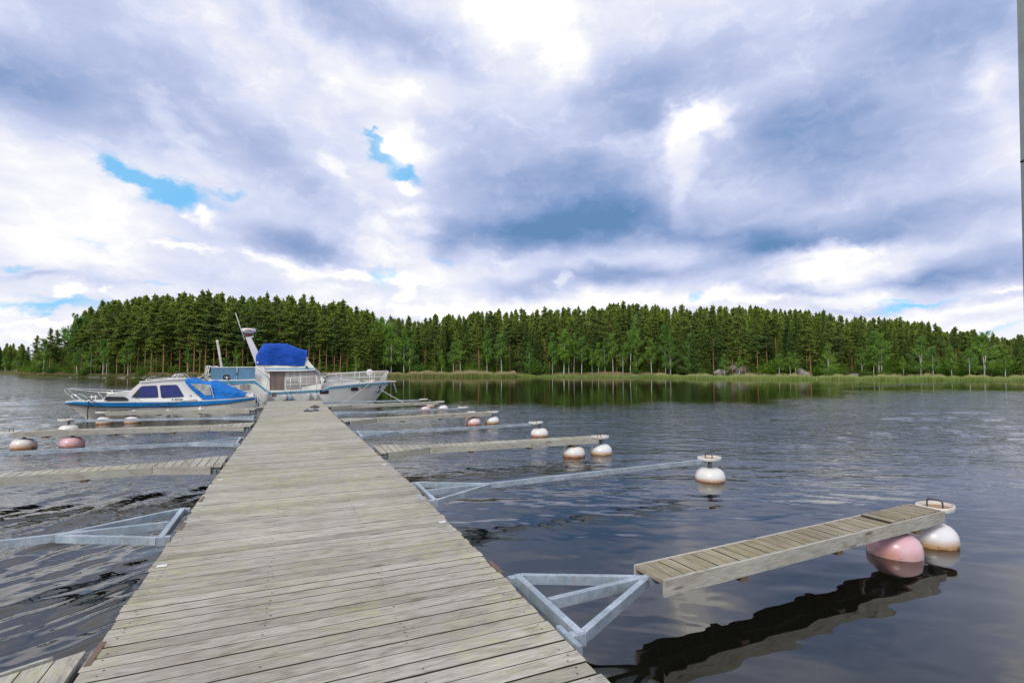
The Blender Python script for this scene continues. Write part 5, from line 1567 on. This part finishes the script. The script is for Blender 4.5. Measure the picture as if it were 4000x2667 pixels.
def make_pine(seed, H=1.0, dens=1.0, crown0=.42, width=.13, ls=.0098, inner=.30):
    """unit-height Scots pine: bare lower stem, level tiers of needle clouds"""
    rg = np.random.RandomState(seed); C = []; br = []
    tm, tp = trunkmesh(15.0, .15, rg, .012)
    nb = int(60 * dens ** .5)
    for i in range(nb):
        t = crown0 + (1 - crown0) * (i + rg.rand()) / nb
        u = (t - crown0) / (1 - crown0)
        prof = (.35 + .75 * math.sin(min(1, u * 1.3 + .16) * math.pi * .62)) * (1 - u ** 1.35 * .93)
        Lb = 15 * width * prof * rg.uniform(.45, 1.15)
        a = rg.uniform(0, 6.283); rise = (-.10 + .45 * u) * Lb
        base = at_h(tp, 15 * t - .25); tip = base + np.array([math.cos(a) * Lb, math.sin(a) * Lb, rise])
        br.append((tuple(base), tuple(tip), .022 + .02 * (1 - u)))
        for q in np.arange(inner, 1.06, .19):
            c = base + (tip - base) * q + rg.normal(size=3) * np.array([.14, .14, .05])
            n = int(34 * dens * (0.5 + .7 * prof))
            sc = np.array([.44, .44, .11]) * rg.uniform(.7, 1.3) * (.30 + .85 * prof)
            pts = rg.normal(size=(n, 3)) * sc * .62 + c
            pts[:, 2] += .05
            C.append(pts)
    # top tuft
    for k_ in range(7):
        w_ = .26 - .034 * k_
        C.append(rg.normal(size=(int((16 - 1.5 * k_) * dens), 3)) * np.array([w_, w_, .10]) + at_h(tp, 13.5 + .24 * k_))
    for k_ in range(3):
        C.append(rg.normal(size=(4, 3)) * np.array([.05, .05, .10]) + at_h(tp, 14.75) + np.array([0, 0, .18 * k_]))
    # dead snags and thin low boughs
    for i in range(20):
        t = rg.uniform(.10, crown0 + .1); a = rg.uniform(0, 6.283); Lb = rg.uniform(.4, 1.6)
        base = at_h(tp, 15 * t); tip = base + np.array([math.cos(a) * Lb, math.sin(a) * Lb, -.22 * Lb])
        br.append((tuple(base), tuple(tip), .018))
        if rg.rand() < .75:
            C.append(rg.normal(size=(int(14 * dens), 3)) * np.array([.35, .35, .07]) + tip)
    tm.f; 
    for (p0, p1, r) in br: tm.tube([p0, p1], [r, r * .4], 4)
    C = np.concatenate(C)
    V, Fc = leaves(C, 15 * ls / math.sqrt(max(.4, dens)), rg, .35, 1.25)
    return tm, V, Fc
def make_spruce(seed, dens=1.0, width=.135, ls=.0105):
    rg = np.random.RandomState(seed + 100); C = []; br = []
    tm, tp = trunkmesh(15.0, .13, rg, .004)
    nw = 30
    for i in range(nw):
        u = (i + .3) / nw; z = 1.0 + 13.6 * u
        Lm = 15 * width * (1 - u) ** .85 * (1.0 if u > .1 else .8) + .12
        kk = 7 if u < .7 else 5
        a0 = rg.uniform(0, 6.28)
        for j in range(kk):
            a = a0 + 6.283 * j / kk + rg.normal() * .18; Lb = Lm * rg.uniform(.6, 1.2)
            base = at_h(tp, z)
            for q in np.arange(.25, 1.02, .15 if u < .6 else .25):
                c = base + np.array([math.cos(a) * Lb * q, math.sin(a) * Lb * q, -.32 * Lb * q + .22 * Lb * q * q])
                n = int(7 * dens)
                C.append(rg.normal(size=(n, 3)) * np.array([.13, .13, .08]) * (1.1 - .3 * q) + c + np.array([0, 0, -.05]))
    C.append(rg.normal(size=(14, 3)) * np.array([.03, .03, .22]) + at_h(tp, 14.6))
    C = np.concatenate(C)
    V, Fc = leaves(C, 15 * ls / math.sqrt(max(.4, dens)), rg, .25, 1.3)
    return tm, V, Fc
def make_birch(seed, dens=1.0, width=.15, crown0=.28, ls=.0098, stems=1):
    """unit 10 m birch: slim pale stem, ascending limbs with hanging sprays"""
    rg = np.random.RandomState(seed + 200); C = []
    tm = MB()
    for s_ in range(stems):
        m2, tp = trunkmesh(10.0, .085, rg, .03 + .03 * (stems > 1), n=6)
        b = len(tm.v); tm.v += m2.v; tm.f += [tuple(b + i for i in f) for f in m2.f]; tm.m += m2.m; tm.sm += m2.sm
        nb = int(34 / (1 + .35 * (stems - 1)))
        for i in range(nb):
            t = crown0 + (1 - crown0) * ((i + rg.rand()) / nb); u = (t - crown0) / (1 - crown0)
            prof = math.sin(min(1.0, .22 + .95 * u) * math.pi) ** .7 if u < .95 else .25
            Lb = 10 * width * (.25 + .95 * prof) * rg.uniform(.45, 1.15); a = rg.uniform(0, 6.283)
            base = at_h(tp, 10 * t - .25); tip = base + np.array([math.cos(a) * Lb, math.sin(a) * Lb, .55 * Lb])
            tm.tube([tuple(base), tuple(tip)], [.022, .008], 4)
            for q in (.45, .7, .95):
                c = base + (tip - base) * q
                ns = 4
                for k_ in range(ns):
                    c2_ = c + rg.normal(size=3) * np.array([.20, .20, .14]); ln = rg.uniform(.25, .95)
                    n = int(17 * dens)
                    zz = rg.rand(n) ** .8 * ln
                    p = np.stack([c2_[0] + rg.normal(size=n) * .09, c2_[1] + rg.normal(size=n) * .09, c2_[2] + .1 - zz], -1)
                    C.append(p)
    C = np.concatenate(C)
    V, Fc = leaves(C, 10 * ls / math.sqrt(max(.4, dens)), rg, .0, 1.0)
    return tm, V, Fc
def make_bush(seed, dens=1.0):
    rg = np.random.RandomState(seed + 300); C = []; tm = MB()
    for i in range(16):
        a = rg.uniform(0, 6.28); r = rg.uniform(.1, 1.1); h = rg.uniform(.8, 2.0) * (1.15 - .4 * r)
        c = np.array([math.cos(a) * r, math.sin(a) * r, h]); tm.tube([(0.05 * math.cos(a), .05 * math.sin(a), -.1), tuple(c)], [.03, .01], 4)
        for q in (.5, .75, 1.0):
            C.append(rg.normal(size=(int(26 * dens), 3)) * np.array([.26, .26, .20]) + c * q)
    C = np.concatenate(C); C[:, 2] = np.maximum(C[:, 2], .05)
    V, Fc = leaves(C, .085, rg, .0, 1.0)
    return tm, V, Fc
KINDS = {}
def reg(kind, makers, bark, leaf, unit):
    out = []
    for mk in makers:
        tm, V, Fc = mk
        me_l = mesh_np('crown', V, Fc, leaf)
        o = tm.build('trunk', bark); me_t = o.data; bpy.data.objects.remove(o)
        out.append((me_t, me_l))
    KINDS[kind] = (out, unit)
reg('pine', [make_pine(i, crown0=c, width=w) for i, (c, w) in enumerate(((.38, .150), (.28, .125), (.46, .165), (.22, .120), (.33, .180), (.14, .135)))] + [make_pine(20 + i, crown0=c, width=w, dens=d, inner=.52) for i, (c, w, d) in enumerate(((.50, .17, .8), (.58, .16, .7), (.42, .19, .75)))], MB_pine, ML_pine, 15.0)
reg('spruce', [make_spruce(i, width=w) for i, w in enumerate((.135, .115, .16, .125))], MB_spruce, ML_spruce, 15.0)
reg('birch', [make_birch(i, width=w, crown0=c, stems=s_) for i, (w, c, s_) in enumerate(((.13, .30, 1), (.17, .22, 1), (.12, .42, 1), (.20, .18, 2), (.15, .35, 1), (.24, .10, 2)))], MB_birch, ML_birch, 10.0)
reg('bush', [make_bush(i) for i in range(3)], MB_spruce, ML_bush, 2.2)
BARE = {}
NAMES = {'pine': 'pine_tree', 'spruce': 'spruce_tree', 'birch': 'birch_tree', 'bush': 'bush'}
def plant(kind, px, t, ytop, label, group=None, var=None, rg=random, hfix=None, wid=1.0, cat='tree', lean=0):
    g = ground_at(px, t)
    H = hfix if hfix else max(1.0, EYE + (1430 - ytop) / F * g.y - g.z)
    vs, unit = KINDS[kind]
    mt, ml = vs[(rg.randrange(len(vs)) if var is None else var) % len(vs)]
    s_ = H / unit
    e = bpy.data.objects.new(NAMES[kind], None); e.empty_display_size = .3; COL.objects.link(e)
    e.location = g; e.rotation_euler = (0, lean, rg.uniform(0, 6.28) if not lean else 0)
    wsc = s_ * wid * rg.uniform(.92, 1.12) if kind != 'bush' else s_ * wid
    e.scale = (wsc, wsc, s_)
    for nm, me in (('trunk', mt), ('crown', ml)):
        if kind == 'bush' and nm == 'trunk': nm = 'stems'
        if kind == 'bush' and nm == 'crown': nm = 'foliage'
        o = bpy.data.objects.new(nm, me); COL.objects.link(o); o.parent = e
    tag(e, label, cat, group)
    return e
PROF = [(-400, 1345), (0, 1338), (120, 1342), (135, 1295), (270, 1290), (285, 1245), (300, 1238), (325, 1215), (390, 1178), (500, 1165), (570, 1158), (650, 1153), (720, 1148), (800, 1138), (860, 1152), (950, 1157), (1050, 1158), (1150, 1158), (1200, 1166), (1260, 1182), (1340, 1176), (1400, 1205), (1440, 1212), (1480, 1236), (1530, 1245), (1600, 1243), (1640, 1262), (1700, 1228), (1780, 1228), (1860, 1218), (1950, 1206), (2100, 1206), (2200, 1202), (2300, 1196), (2400, 1187), (2440, 1182), (2500, 1192), (2600, 1196), (2700, 1203), (2800, 1193), (2900, 1203), (2950, 1192), (3000, 1208), (3110, 1207), (3150, 1216), (3220, 1207), (3300, 1237), (3370, 1238), (3500, 1243), (3580, 1258), (3650, 1262), (3700, 1290), (3740, 1288), (3810, 1290), (3880, 1312), (3920, 1320), (3980, 1308), (4060, 1310), (4600, 1300)]
def prof(px): return float(np.interp(px, [a for a, _ in PROF], [b for _, b in PROF]))
rg = random.Random(21)
# --- birches and bushes one can pick out, left to right: (px, top y, metres behind shore, kind, variant, width, label)
PICK = [
 (22, 1392, 2.0, 'birch', 2, 1.2, 'pale stemmed birch at the far left edge across the bay'),
 (70, 1388, 3.0, 'birch', 1, 1.1, 'round light green birch beside the far left inlet'),
 (170, 1322, 3.0, 'birch', 1, 1.3, 'light green birch among the thin pines at the left point'),
 (312, 1232, 4.0, 'birch', 3, 1.2, 'tall grey-green birch at the left corner of the big wood'),
 (360, 1345, 2.0, 'birch', 1, 1.3, 'broad light birch just left of the twin white trunks'),
 (404, 1322, 1.4, 'birch', 0, 1.1, 'left one of the twin white birch trunks on the left shore'),
 (420, 1338, 1.4, 'birch', 2, 1.0, 'right one of the twin white birch trunks on the left shore'),
 (500, 1330, 1.2, 'birch', 4, 1.2, 'leaning white birch with a drooping round crown on the left shore'),
 (600, 1395, 2.2, 'birch', 1, .9, 'small birch sapling above the roof of the cabin boat'),
 (735, 1345, 2.0, 'birch', 2, .8, 'thin birch stem between the pines left of the leaning pile'),
 (890, 1392, 1.6, 'birch', 1, 1.2, 'bright green young birch just right of the leaning pile'),
 (925, 1350, 1.8, 'birch', 0, .9, 'slim birch between the leaning pile and the radar mast'),
 (1252, 1400, 2.0, 'birch', 2, .8, 'young birch seen above the yacht windscreen'),
 (1391, 1350, 1.5, 'birch', 0, .9, 'small lone birch over the yacht bow rail'),
 (1480, 1245, 5.0, 'birch', 5, .9, 'tall pale green birch where the left wood ends'),
 (1503, 1262, 3.5, 'birch', 3, .9, 'second pale green birch where the left wood ends'),
 (1528, 1270, 2.0, 'birch', 3, .9, 'birch with a pair of bright white stems above the yacht bow tip'),
 (1580, 1285, 2.5, 'birch', 0, 1.1, 'drooping birch behind the left end of the reed bed'),
 (1600, 1320, 1.8, 'birch', 1, 1.1, 'leafy lower birch behind the left end of the reed bed'),
 (1724, 1365, 1.6, 'birch', 0, .9, 'dark green small birch behind the middle of the left reeds'),
 (1770, 1338, 1.6, 'birch', 4, 1.0, 'left birch of the pair behind the left reed bed'),
 (1797, 1328, 1.7, 'birch', 2, 1.0, 'right birch of the pair behind the left reed bed'),
 (1901, 1292, 3.0, 'birch', 0, .8, 'narrow pointed birch at the right end of the left reed bed'),
 (1958, 1307, 2.0, 'birch', 4, 1.0, 'hanging birch at the very end of the left reed bed'),
 (2066, 1340, 1.6, 'birch', 1, 1.0, 'first low birch over the stony shore, left of the row of white stems'),
 (2157, 1297, 1.6, 'birch', 0, .9, 'birch at the left end of the row of white stems'),
 (2202, 1287, 1.4, 'birch', 4, 1.1, 'bright birch with the whitest stem near the left end of the row'),
 (2222, 1300, 1.8, 'birch', 0, .9, 'slim birch squeezed between two taller birches over the stony shore'),
 (2243, 1297, 2.4, 'birch', 2, .8, 'thin high birch third in the row of white stems'),
 (2272, 1315, 1.5, 'birch', 4, 1.2, 'wide drooping birch over the stones left of centre in the row'),
 (2312, 1362, 1.3, 'birch', 2, .8, 'short birch in the middle of the row of white stems'),
 (2336, 1338, 1.4, 'birch', 0, .9, 'small pointed birch in the middle of the row of white stems'),
 (2364, 1318, 1.6, 'birch', 1, .8, 'full birch in the middle of the row of white stems'),
 (2393, 1303, 1.5, 'birch', 4, .9, 'bright yellow-green birch right of the middle of the row'),
 (2434, 1350, 1.4, 'birch', 0, 1.0, 'low birch at the foot of the tallest birch clump'),
 (2463, 1290, 2.2, 'birch', 2, 1.0, 'left stem group of the tallest birch clump'),
 (2488, 1234, 2.6, 'birch', 5, .62, 'tallest birch of the far shore, rising to the pine tops'),
 (2545, 1327, 1.6, 'birch', 4, 1.2, 'round-topped birch right of the tallest birch'),
 (2600, 1268, 3.0, 'birch', 0, 1.0, 'high narrow birch near the right end of the stony shore'),
 (2618, 1315, 1.6, 'birch', 3, .9, 'birch with slanting double stem near the right end of the stones'),
 (2700, 1303, 3.0, 'birch', 5, .9, 'broad spreading birch where the grey boulders begin'),
 (2828, 1383, 1.6, 'birch', 1, 1.3, 'small bright birch left of the big grey boulders'),
 (2886, 1393, 2.0, 'birch', 2, 1.2, 'thin birch standing in front of the big grey boulders'),
 (3042, 1380, 1.5, 'birch', 0, 1.2, 'small birch left of the dark boulder'),
 (3085, 1375, 2.4, 'birch', 4, 1.0, 'left sapling of a pair over the dark boulder'),
 (3106, 1375, 2.4, 'birch', 0, 1.0, 'right sapling of a pair over the dark boulder'),
 (3232, 1345, 2.2, 'birch', 5, .9, 'dense light green birch between the two boulder groups'),
 (3366, 1358, 1.6, 'birch', 4, 1.1, 'small white birch by the low sunlit rocks'),
 (3411, 1292, 2.4, 'birch', 4, 1.1, 'tall birch with a clean white stem right of the low sunlit rocks'),
 (3436, 1300, 2.2, 'birch', 3, 1.0, 'birch with crossing white stems right of the low sunlit rocks'),
 (3526, 1392, 1.6, 'birch', 2, 1.0, 'leaning thin birch in the dark gap on the right'),
 (3592, 1318, 2.6, 'birch', 5, 1.1, 'large rounded bright green birch on the right shore'),
 (3644, 1358, 2.0, 'birch', 1, 1.1, 'lower bushy birch just right of the large rounded one'),
 (3714, 1352, 2.6, 'birch', 0, 1.0, 'thin birch in front of the dark pines on the right'),
 (3786, 1362, 2.0, 'birch', 4, 1.1, 'yellowish birch left of the second large rounded birch'),
 (3842, 1300, 3.0, 'birch', 5, 1.15, 'second large rounded birch near the right edge'),
 (3922, 1365, 2.0, 'birch', 4, 1.3, 'last birch before the steel post at the right edge'),
 (200, 1425, 1.5, 'bush', 0, 1.3, 'low green bush on the left point'),
 (330, 1428, 1.2, 'bush', 1, 1.3, 'bush below the corner of the big wood'),
 (560, 1430, 1.2, 'bush', 2, 1.3, 'bush on the bank above the cabin boat'),
 (860, 1425, 1.5, 'bush', 0, 1.2, 'bush at the foot of the leaning pile'),
 (1640, 1412, 1.5, 'bush', 1, 1.4, 'bush behind the left reed bed'),
 (1840, 1415, 1.5, 'bush', 2, 1.4, 'dark bush right of the birch pair'),
 (2100, 1405, 1.4, 'bush', 0, 1.5, 'bushy sapling at the left of the stony shore'),
 (2480, 1430, 1.0, 'bush', 1, 1.2, 'bush at the water below the tallest birch'),
 (2745, 1435, 1.4, 'bush', 2, 1.1, 'small light bush left of the boulders'),
 (3380, 1440, 1.0, 'bush', 0, 1.9, 'rounded light bush beside the low sunlit rocks'),
 (3440, 1438, 1.0, 'bush', 1, 1.2, 'second light bush right of the low sunlit rocks'),
 (3250, 1430, 1.0, 'bush', 2, 1.3, 'bright bush between the boulder groups'),
]
for (px, yt, t, kd, vr, wd, lb) in PICK:
    plant(kd, px, t, yt, lb, 'bushes along the far shore' if kd == 'bush' else 'birches along the far shore', vr, rg, None, wd, 'bush' if kd == 'bush' else 'tree')
# --- pines and spruces: front rows are things, in stands that share a true description
def stand(px):
    if px < 120: return ('far dark conifer across the inlet at the left edge', 'conifers across the left inlet')
    if px < 285: return ('thin dark pine of the loose group on the left point', 'pines on the left point')
    if px < 1490: return ('tall %s with a %s in the high wood behind the two boats', 'conifers in the wood behind the boats')
    if px < 2650: return ('dark %s in the middle wood behind the reeds and the row of birches', 'conifers in the middle wood')
    return ('dark %s in the right-hand wood behind the reeds', 'conifers in the right-hand wood')
count = {}
def conifer(px, t, yt, kd, wid=1.0, var=None):
    lb, gp_ = stand(px)
    if '%s with' in lb: lb = lb % (('pine', 'bare orange trunk') if kd == 'pine' else ('spruce', 'dark pointed crown'))
    elif '%s' in lb: lb = lb % kd
    plant(kd, px, t, yt, lb, gp_ + (' (pines)' if kd == 'pine' else ' (spruces)'), var, rg, None, wid)
# skyline trees from the photo, standing a little behind the front
SKY = [(142, 1310), (196, 1282), (222, 1288), (250, 1282), (398, 1172), (425, 1190), (490, 1165), (455, 1185), (570, 1152), (598, 1150), (645, 1149), (710, 1140), (742, 1150), (785, 1134), (805, 1133), (862, 1142), (905, 1160), (940, 1155), (985, 1157), (1035, 1142), (1075, 1155), (1135, 1155), (1180, 1148), (1215, 1155), (1265, 1183), (1300, 1176), (1340, 1170), (1390, 1196), (1432, 1207), (1520, 1235), (1560, 1240), (1598, 1232), (1630, 1255), (1660, 1240), (1700, 1226), (1745, 1235), (1810, 1228), (1870, 1215), (1915, 1212), (1940, 1218), (2035, 1203), (2128, 1198), (2150, 1205), (2203, 1199), (2263, 1197), (2312, 1193), (2384, 1184), (2437, 1175), (2458, 1180), (2490, 1186), (2560, 1190), (2606, 1197), (2668, 1190), (2740, 1198), (2790, 1186), (2840, 1198), (2890, 1194), (2955, 1186), (3004, 1208), (3030, 1205), (3112, 1200), (3150, 1213), (3190, 1220), (3222, 1203), (3245, 1225), (3285, 1232), (3343, 1232), (3370, 1233), (3420, 1240), (3460, 1236), (3520, 1238), (3605, 1255), (3633, 1250), (3660, 1262), (3735, 1276), (3810, 1280), (3880, 1302), (3920, 1316), (3980, 1302), (4030, 1308)]
nc = 0
for i, (px, yt) in enumerate(SKY):
    kd = 'spruce' if (px > 2600 and i % 3 == 0) or i % 6 == 0 else 'pine'
    if px < 400: kd = 'pine'
    conifer(px, rg.uniform(6, 14) if px > 285 else rg.uniform(2, 5), yt, kd, .95); nc += 1
# front rows
px = 296
while px < 1500:
    conifer(px, rg.uniform(1.8, 4.2), prof(px) + rg.uniform(12, 75), 'pine', rg.uniform(.8, 1.05), rg.choice([0, 2, 4, 6, 7, 8, 6, 8])); nc += 1
    px += rg.uniform(19, 34)
px = 1500
while px < 4060:
    conifer(px, rg.uniform(3.0, 6.5), prof(px) + rg.uniform(25, 110), 'spruce' if rg.random() < .35 else 'pine', rg.uniform(.9, 1.2)); nc += 1
    px += rg.uniform(30, 52)
px = 285
while px < 4060 and nc < 268:
    conifer(px, rg.uniform(8, 13), prof(px) + rg.uniform(8, 60), 'spruce' if rg.random() < .35 else 'pine', rg.uniform(.9, 1.2), rg.choice([1, 3, 5]) ); nc += 1
    px += rg.uniform(44, 74)
for px in (-60, 0, 40, 90, 110):
    conifer(px, rg.uniform(6, 12), 1340 + rg.uniform(0, 18), 'spruce', 1.3); nc += 1
print('conifers as things', nc, 'picked', len(PICK))

# --- the depth of the wood: reads as one mass
rgn = np.random.RandomState(8)
def lowpoly(kind, seed):
    if kind == 'pine': tm, V, Fc = make_pine(50 + seed, dens=.45, crown0=.30, width=.14, ls=.0125)
    else: tm, V, Fc = make_spruce(50 + seed, dens=.6, width=.15, ls=.0125)
    tv = np.array(tm.v); tf = [f for f in tm.f if len(f) == 4]
    return V, Fc, tv, np.array(tf)
LP = [lowpoly('pine', 0), lowpoly('pine', 1), lowpoly('spruce', 0), lowpoly('spruce', 1)]
AV, AF, TV, TF = [], [], [], []; nv = nt = 0
for row, (t0, t1, d_) in enumerate(((14, 20, 38), (20, 28, 32), (28, 40, 26), (40, 56, 24), (56, 75, 22))):
    px = -500.0
    while px < 4700:
        t = rgn.uniform(t0, t1); g = ground_at(px, t)
        yt = prof(px) + 40 * rgn.rand() ** 1.3 - 2 if row else prof(px) + rgn.uniform(2, 60)
        if px < 285 and px > 110: yt += 60
        H = EYE + (1430 - yt) / F * g.y - g.z
        if H > 2:
            V, Fc, tv, tf = LP[rgn.randint(len(LP))]
            s_ = H / 15.0; a = rgn.uniform(0, 6.28); ca_, sa_ = math.cos(a), math.sin(a); w = max(s_, .62) * rgn.uniform(1.0, 1.3)
            M = np.array([[ca_ * w, -sa_ * w, 0], [sa_ * w, ca_ * w, 0], [0, 0, s_]])
            AV.append(V @ M.T + np.array(g)); AF.append(Fc + nv); nv += len(V)
            TV.append(tv @ M.T + np.array(g)); TF.append(tf + nt); nt += len(tv)
        px += rgn.uniform(.6, 1.4) * d_
me = mesh_np('forest', np.concatenate(AV), np.concatenate(AF), ML_pine)
o = bpy.data.objects.new('forest', me); COL.objects.link(o); tag(o, 'dense mass of conifers filling the depth of the wood behind the shore trees', 'forest', kind='stuff')
me = mesh_np('forest_trunks', np.concatenate(TV), np.concatenate(TF), MB_pine)
o = bpy.data.objects.new('forest_trunks', me); COL.objects.link(o); tag(o, 'stems of the dense conifer mass in the depth of the wood', 'forest', kind='stuff')
print('stuff verts', nv)

# undergrowth along the foot of the wood
AV, AF = [], []; nv = 0
BL = []
for sd in range(3):
    tm_, V, Fc = make_bush(sd + 9, .55); BL.append((V, Fc))
px = 110.0
while px < 4150:
    for _ in range(2):
        t = rgn.uniform(4.0 if px > 1500 else 2.4, 9.0)
        if 2690 < px < 2960 or 3100 < px < 3165 or 3285 < px < 3370: continue
        g = ground_at(px + rgn.uniform(-12, 12), t); V, Fc = BL[rgn.randint(3)]
        s_ = rgn.uniform(.35, 1.15) * (1.25 if rgn.rand() < .2 else 1); a = rgn.uniform(0, 6.28); ca_, sa_ = math.cos(a), math.sin(a); w = s_ * rgn.uniform(.9, 1.5)
        M = np.array([[ca_ * w, -sa_ * w, 0], [sa_ * w, ca_ * w, 0], [0, 0, s_]])
        AV.append(V @ M.T + np.array(g)); AF.append(Fc + nv); nv += len(V)
    px += rgn.uniform(10, 26)
me = mesh_np('undergrowth', np.concatenate(AV), np.concatenate(AF), ML_bush)
o = bpy.data.objects.new('undergrowth', me); COL.objects.link(o); tag(o, 'low green undergrowth at the foot of the wood along the far shore', 'undergrowth', kind='stuff')

# --- reeds, bank grass, stones
def bladefield(name, mat, n, pxr, tr, hr, w, label, cat, seed, lean=.15, dens=None):
    r_ = np.random.RandomState(seed); V = np.zeros((n, 4, 3)); 
    px = r_.uniform(*pxr, n); t = r_.uniform(*tr, n)
    Y = np.interp(px, [a for a, _ in SHORE], [b for _, b in SHORE]) + t
    X = (px - 2000) / F * Y
    Zb = np.array([landz(a, b) if b > 0 else -.05 for a, b in zip(px, t)])
    h = r_.uniform(*hr, n) * (1 + .18 * np.sin(px * .035) + .12 * np.sin(px * .11))
    a = r_.uniform(0, 6.28, n); lx = r_.normal(0, lean, n) * h; ly = r_.normal(0, lean, n) * h
    c = np.stack([X, Y, Zb], -1); s_ = np.stack([np.cos(a) * w / 2, np.sin(a) * w / 2, np.zeros(n)], -1)
    V[:, 0] = c - s_; V[:, 1] = c + s_
    tp = c + np.stack([lx, ly, h], -1); V[:, 2] = tp + s_ * .35; V[:, 3] = tp - s_ * .35
    me = mesh_np(name, V.reshape(-1, 3), np.arange(4 * n).reshape(-1, 4), mat)
    o = bpy.data.objects.new(name, me); COL.objects.link(o); return tag(o, label, cat, kind='stuff')
def bladem(name, lo, hi, zmid):
    m = MT(name); v = m.obj(); sp = m.n('ShaderNodeSeparateXYZ'); m.l(v, sp.inputs[0])
    rd = m.n('ShaderNodeNewGeometry').outputs['Random Per Island']
    z = m.mth('DIVIDE', sp.outputs[2], zmid)
    pz = m.noise(m.map(v, sc=(.12, .12, 0)), 1.0, 3, .6)
    c = m.mix(m.ramp(z, [(.45, 0.0), (1.0, 1.0)]), lo, hi)
    c = m.mix(m.ramp(pz, [(.45, .0), (.68, .45)]), c, hi)
    c = m.mix(.7, c, m.ramp(rd, [(0, .65), (1, 1.35)]), 'MULTIPLY')
    m.col(c).rough(.9).spec(.1); return m.m
MR1 = bladem('green_reed_with_tan_tops', (.21, .27, .07), (.44, .36, .20), .9)
MR2 = bladem('fresh_green_reed', (.21, .30, .075), (.40, .38, .18), .75)
MG1 = bladem('bank_grass', (.13, .18, .05), (.34, .25, .14), .75)
bladefield('reeds', MR1, 30000, (1455, 2010), (-4.0, 1.0), (.55, 1.0), .035, 'band of green reeds with tan tops in the water right of the yacht', 'reeds', 1)
bladefield('reeds', MR2, 42000, (2560, 4300), (-4.5, .8), (.38, .72), .035, 'long low band of fresh green reeds along the right-hand shore', 'reeds', 2)
bladefield('reeds', MR2, 14000, (1990, 2640), (-1.2, .6), (.2, .5), .035, 'thin fringe of low reeds in front of the stony shore', 'reeds', 7)
bladefield('grass', MG1, 26000, (60, 1480), (.2, 3.5), (.2, .55), .035, 'tan and green grass on the bank below the left wood', 'grass', 3)
bladefield('grass', MG1, 14000, (1990, 2620), (.1, 2.6), (.2, .55), .035, 'grass on the bank behind the stony shore', 'grass', 4)
def rockmesh(seed):
    import bmesh
    bm = bmesh.new(); bmesh.ops.create_icosphere(bm, subdivisions=3, radius=1)
    from mathutils import noise as mn
    for v in bm.verts:
        n_ = mn.noise(v.co * 1.1 + Vector((seed * 7, 0, 0))) * .45 + mn.noise(v.co * 2.7 + Vector((0, seed * 5, 0))) * .16
        v.co = v.co * (1 + n_); v.co.z *= .62
    me = bpy.data.meshes.new('rock'); bm.to_mesh(me); bm.free(); me.materials.append(M_rock); return me
M_rock = MT('lichened_granite'); _v = M_rock.obj(); _a = M_rock.noise(_v, 2.2, 6, .65); _b = M_rock.noise(_v, 9, 4, .6)
M_rock.col(M_rock.ramp(_a, [(.3, (.14, .128, .115)), (.5, (.24, .222, .20)), (.68, (.37, .35, .325))])).rough(.9).bump(_b, .6, .08); M_rock = M_rock.m
RM = [rockmesh(i) for i in range(5)]
def rock(px, t, sx, sz, label, group=None, rr=None):
    g = ground_at(px, t); o = bpy.data.objects.new('rock', RM[rr.randrange(5)]); COL.objects.link(o)
    o.location = (g.x, g.y, max(g.z, -.1) + sz * .15); o.rotation_euler = (0, 0, rr.uniform(0, 6.28)); o.scale = (sx, sx * rr.uniform(.6, 1), sz)
    tag(o, label, 'rock', group)
rr = random.Random(4)
for i in range(46):
    rock(rr.uniform(270, 1350), rr.uniform(-.3, .5), rr.uniform(.2, .75), rr.uniform(.12, .28), 'low pinkish stone at the water edge of the left shore', 'stones along the left shore', rr)
for i in range(44):
    rock(rr.uniform(2000, 2640), rr.uniform(-.3, .6), rr.uniform(.2, .7), rr.uniform(.14, .34), 'low pinkish stone at the water edge below the row of birches', 'stones below the birches', rr)
for (px, t, sx, sz, lb) in ((2870, 7, 1.6, 1.9, 'largest pale grey boulder in the right-hand wood'), (2905, 6.5, 1.3, 1.5, 'right part of the large boulder group in the wood'), (2812, 5, 1.2, 1.2, 'lower boulder left of the largest one'), (2735, 4, .9, .8, 'small dark boulder at the left of the boulder group'), (3135, 4.5, 1.5, 1.6, 'dark overhanging boulder by the two saplings'), (3320, 2.5, 1.4, .7, 'sunlit flat rock behind the right reeds, left one'), (3345, 2.6, .9, .8, 'sunlit flat rock behind the right reeds, right one'), (3300, 2.4, .7, .4, 'small outcrop left of the sunlit flat rocks')):
    rock(px, t, sx, sz, lb, None, rr)
# low moss mound on the point
for o in list(bpy.data.objects):
    if o.type == 'MESH' and o.users_collection == (): pass
SC.cycles.max_bounces = 6
SC.cycles.diffuse_bounces = 2
SC.cycles.glossy_bounces = 3
SC.cycles.transmission_bounces = 3
SC.cycles.transparent_max_bounces = 8
SC.cycles.caustics_reflective = False
SC.cycles.caustics_refractive = False
